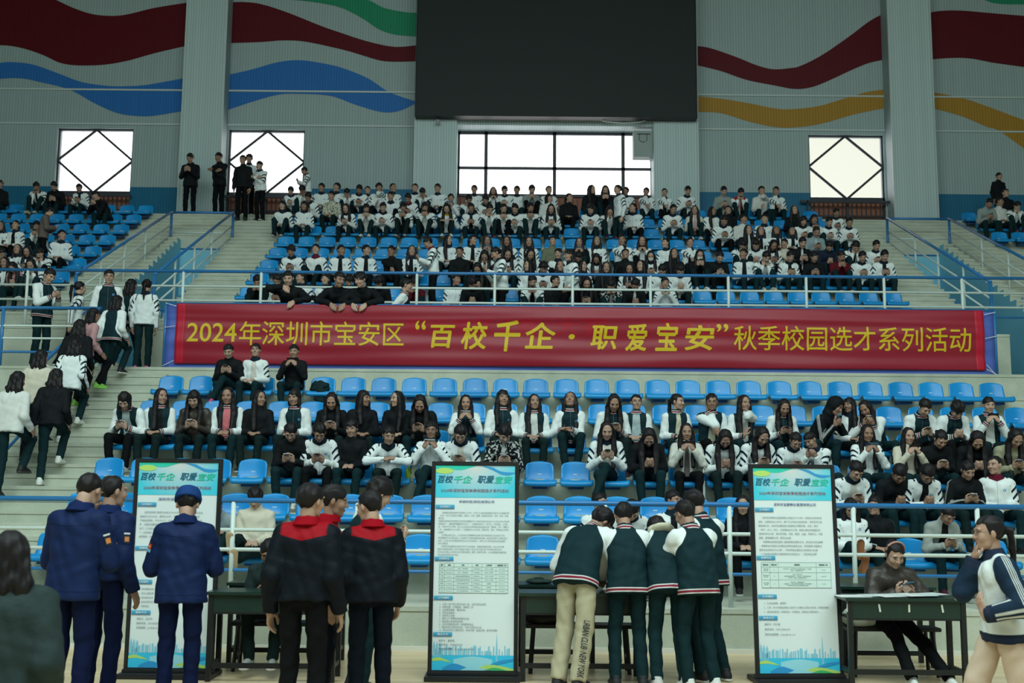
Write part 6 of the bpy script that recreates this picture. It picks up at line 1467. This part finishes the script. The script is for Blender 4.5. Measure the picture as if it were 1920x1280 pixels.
# cream hood lump on the third one and lettering down the khaki trousers
for o in PEOPLE:
    lb = o.get('label', '')
    if 'cream hood, head hidden' in lb:
        S = skeleton(**POSES['bend3']); v, q_ = nets(lambda p: smin(ell(p, A3(0, .06, .0), (.13, .07, .05)), ell(p, A3(0, .12, -.03), (.09, .06, .035)), .03)+wrinkle(p, .005, 1), (-.2, -.1, -.12), (.2, .24, .12), .010)
        c = link_mesh('hood', np_mesh('hood', v, q_), fabric('cream_hood', (.55, .53, .40)), o); c.matrix_local = mat4(S['Rc'], S['N']+S['Rc']@A3(0, .01, .02))
    if 'lettered khaki' in lb:
        S = skeleton(**POSES['bend1']); a = S[-1]; kn, an = a['kn'], a['an']; u = an-kn; u = u/np.linalg.norm(u)
        v, fc = text_mesh('URBAN CLUB  NEW YORK', .075, .002, .3); w = v[:, 0].max(); v[:, 0] *= .46/w
        out = A3(-.25, 1, 0); out = out-(out@u)*u; out /= np.linalg.norm(out); x = u; z = np.cross(x, out)
        R = np.stack([x, -z*-1, out], 1)
        pts = v[:, 2:3]*out + v[:, 0:1]*u + v[:, 1:2]*np.cross(out, u) + kn - u*.05 + out*.098
        me = bpy.data.meshes.new('trouser_lettering'); me.from_pydata(pts.tolist(), [], fc); me.update(); link_mesh('trouser_lettering', me, flat('black_print', (.01, .01, .01), .6), o)
# the woman behind the right desk
POSES['deskphone'] = dict(lean=16, pitch=30, yaw=6, hands={-1: (-.02, -.30, .34), 1: (.12, -.32, .32)}, elbow={-1: (-.8, .3, -.6), 1: (.8, .3, -.6)}, feet={-1: (-.02, -.62, -.375), 1: (.30, -.66, -.375)}, hz=.09, kw2=dict(hand='grip', fdir=FR, palm=(-.4, .5, .7), thumb=(-.1, -.2, .9), puff=.012, collar=.01))
P_ = POSES['deskphone']; S = skeleton(**P_); yw = 10.92; hx = on_y(1680, 1010, yw-.2).x
wo = person('deskphone', P_, (hx-.03, yw, .46), 0, 0, 'bun', 'leather', 'black', 'white', 1.02, 'woman with a pink hairband in a brown jacket seated at the desk, tapping a phone', None, 'both', phone_label='pale blue phone in the hands of the woman at the desk')
q = MB(); q.tube([(.092*math.cos(t*PI/10), .01+.0*t, .035+.098*math.sin(t*PI/10)) for t in range(11)], .010, 8); hb = q.build('hairband', flat('dusty_pink', (.42, .24, .20), .7), wo, True); hb.matrix_local = mat4(S['Rh'], S['Hc'])
# someone seated behind the left desk, mostly hidden
person('phone', POSES['phone'], (X(510, 10.98), 10.95, .46), 0, 1, 'short', 'dark', 'green', 'grey', 1.0, 'seated person behind the left desk, only dark trousers and grey shoes showing')
# walking girl at the right, long-haired girl close by at the left
POSES['stroll'] = dict(seated=False, lean=5, pitch=4, yaw=0, feet={-1: (-.07, -.26, .10), 1: (.08, .24, .12)}, hands={-1: (-.04, -.16, 1.38), 1: (.22, -.20, 1.02)}, elbow={-1: (-.6, .2, -1)}, kw2=dict(hand='rest', fdir=(-.2, .1, 1), palm=(-.2, 1, 0), puff=.014, hem=.10, baggy=.022, toe={1: -.5, -1: .1}))
stand(1852, 964, 7.5, 'stroll', z=0, rot=-PI/2-.05, lod=0, hair='tail', top='walker', legs='cream', shoes='white', glasses=True, label='ponytailed girl with glasses walking past in a white and navy jacket and cream trousers')
POSES['near'] = dict(seated=False, lean=4, pitch=10, hands={-1: (-.22, -.1, .88), 1: (.22, -.1, .88)}, elbow={-1: (-.1, 1, -.1), 1: (.1, 1, -.1)}, kw2=dict(hand='rest', puff=.022, hem=.12, palm=(-1, .2, 0), thumb=(0, -1, 0)))
stand(22, 992, 5.0, 'near', z=0, rot=PI+.3, lod=0, hair='backlong', top='dark', legs='black', shoes='black', label='long-haired girl in a dark grey-green coat, close to us at the picture edge', hairmat=None)
# leaning on the banner railing
RL = [(541, 507, 'black', 'short', 'boy in black with white print leaning on the banner railing, hand to his mouth'), (637, 505, 'black', 'short', 'boy in black shirt leaning on the banner railing, turned to his neighbour'), (676, 508, 'black', 'fluffy', 'long-fringed boy in black leaning on the banner railing beside the black shirt')]
for i, (px, py, tp_, hr, lab) in enumerate(RL):
    key = 'rail%d' % i; q = dict(POSES['rail']); q['yaw'] = (0, 30, -30)[i]; q['lean'] = (34, 38, 38)[i]
    if i == 0: q['hands'] = {-1: (-.03, -.52, 1.30), 1: (.14, -.52, 1.06)}
    POSES[key] = q; stand(px, py, BY+.50, key, z=AISLE_Z, rot=(0, .15, -.1)[i], hair=hr, top=tp_, legs='black', shoes='black', label=lab)
stand(762, 521, 19.75, 'walk', z=AISLE_Z, rot=PI/2, hair='short', top='varsity', legs='black', label='boy hurrying along the cross aisle behind the banner, head just above the railing')
stand(802, 444, 22.0, 'standphone', z=UP[1][1], rot=-PI/2+.2, hair='short', top='wr' if 0 else 'sportred', legs='black', shoes='white', label='tall boy with a dark red hood standing sideways in the upper stand above the banner')
stand(929, 463, 21.0, 'standphone', z=UP[0][1], rot=-PI/2+.3, hair='tail', top='sport', legs='black', label='ponytailed girl walking along behind the upper railing, white striped jacket')
stand(1066, 467, 21.0, 'walk', z=UP[0][1], rot=-PI/2+.5, hair='backlong', top='sport', legs='black', label='long-haired girl in white walking behind the upper railing, hand raised')
stand(1158, 346, 26.3, 'stand', rot=-PI/2+.4, hair='tail', top='sport', legs='teal', label='ponytailed girl standing in profile below the big window, white striped jacket')
# at the head of the upper steps on the left
stand(357, 275, 29.4, 'standphone', rot=0, hair='short', top='black', legs='black', label='boy in a black printed jacket standing before the pillar, hands together')
stand(410, 277, 29.3, 'standcross', rot=-.4, hair='short', top='black', legs='black', label='boy in black standing side-on next to the pillar edge, looking down')
on_steps(455, 290, 1.74, 26.6, 28.2, 'stand', rot=-.1, hair='short', top='black', legs='black', shoes='black', label='boy all in black standing on the upper steps, front of the group')
on_steps(486, 301, 1.66, 26.8, 28.6, 'face_st' if 'face_st' in POSES else 'standcross', rot=-.5, hair='short', top='sport', legs='black', shoes='blackw', label='student in white striped jacket on the upper steps, hand by the face')
stand(467, 288, 29.0, 'stand', rot=.2, hair='fluffy', top='sport', legs='black', label='student in white half hidden behind the boy all in black on the steps')
stand(570, 313, 29.2, 'standphone', rot=-PI/2+.3, hair='short', top='sport', legs='black', label='student standing in profile holding a paper by the left middle window')
stand(92, 406, 24.55, 'backphone', rot=PI/2+.4, hair='short', top='brown', legs='black', label='person in a long taupe coat standing among the seats of the left block', smax=1.1)
stand(1875, 345, 29.2, 'stand', rot=.2, hair='short', top='black', legs='black', label='boy in black standing behind the far right block against the blue dado')
# in the aisle and climbing the lower steps
stand(93, 503, 19.35, 'standphone', z=AISLE_Z, rot=PI/2-.5, hair='short', top='varsity', legs='teal', phone='both', label='boy in varsity jacket using a phone behind the left railing')
stand(205, 489, 19.25, 'back_r' if 'back_r' in POSES else 'turnst' if 'turnst' in POSES else 'stand', z=AISLE_Z, rot=.35, hair='short', top='varsity', legs='teal', glasses=True, label='boy with glasses in varsity jacket at the end of the left railing, facing us', smax=1.06)
stand(150, 527, 20.0, 'walk', z=AISLE_Z, rot=PI-.8, hair='tail', top='sport', legs='black', label='ponytailed girl in striped jacket bending behind the left railing')
stand(247, 522, 20.05, 'walk', z=AISLE_Z, rot=PI-.3, hair='backlong', top='varsity', legs='teal', shoes='tan', label='girl in varsity jacket walking off along the aisle, left of the pink-shoed girl')
stand(275, 523, 19.75, 'stand', z=AISLE_Z, rot=PI+.05, hair='tail', top='sport', legs='teal', shoes='pink', label='girl seen from behind in white jacket and pink shoes, low ponytail')
CL = [(220, 553, 1.62, 'backlong', 'varsity', 'teal', 'blackw', PI-.2, 'climb', 'girl in white-backed jacket stepping up beside the pink hoodie', (17.6, 19.2)),
      (176, 577, 1.60, 'backlong', 'pink', 'black', 'green', PI-.6, 'climb', 'long-haired girl in a pink hoodie climbing the lower steps', (16.9, 18.6)),
      (150, 598, 1.66, 'backlong', 'black', 'black', 'black', PI+.1, 'climb', 'girl with very thick black hair in the middle of the climbing group', (16.4, 18.0)),
      (141, 634, 1.62, 'backlong', 'sport', 'teal', 'white', PI, 'climb', 'long-haired girl in white striped jacket climbing, back to us', (15.8, 17.4)),
      (78, 655, 1.62, 'backlong', 'cream', 'black', 'blackw', PI-.1, 'climb', 'long-haired girl in a cream hoodie on the lower steps', (15.6, 17.2)),
      (106, 690, 1.64, 'backlong', 'black', 'teal', 'white', PI+.1, 'climb', 'long-haired girl all in black on the lower steps, white trainers lifting', (14.6, 16.4)),
      (34, 695, 1.66, 'backlong', 'white', 'teal', 'black', PI-.1, 'climb', 'long-haired girl in a printed white sweatshirt at the foot of the group', (14.4, 16.2))]
for (px, py, h, hr, tp_, lg, shx, rot, key, lab, (lo, hi)) in CL: on_steps(px, py, h, lo, hi, key, rot=rot, hair=hr, top=tp_, legs=lg, shoes=shx, label=lab)
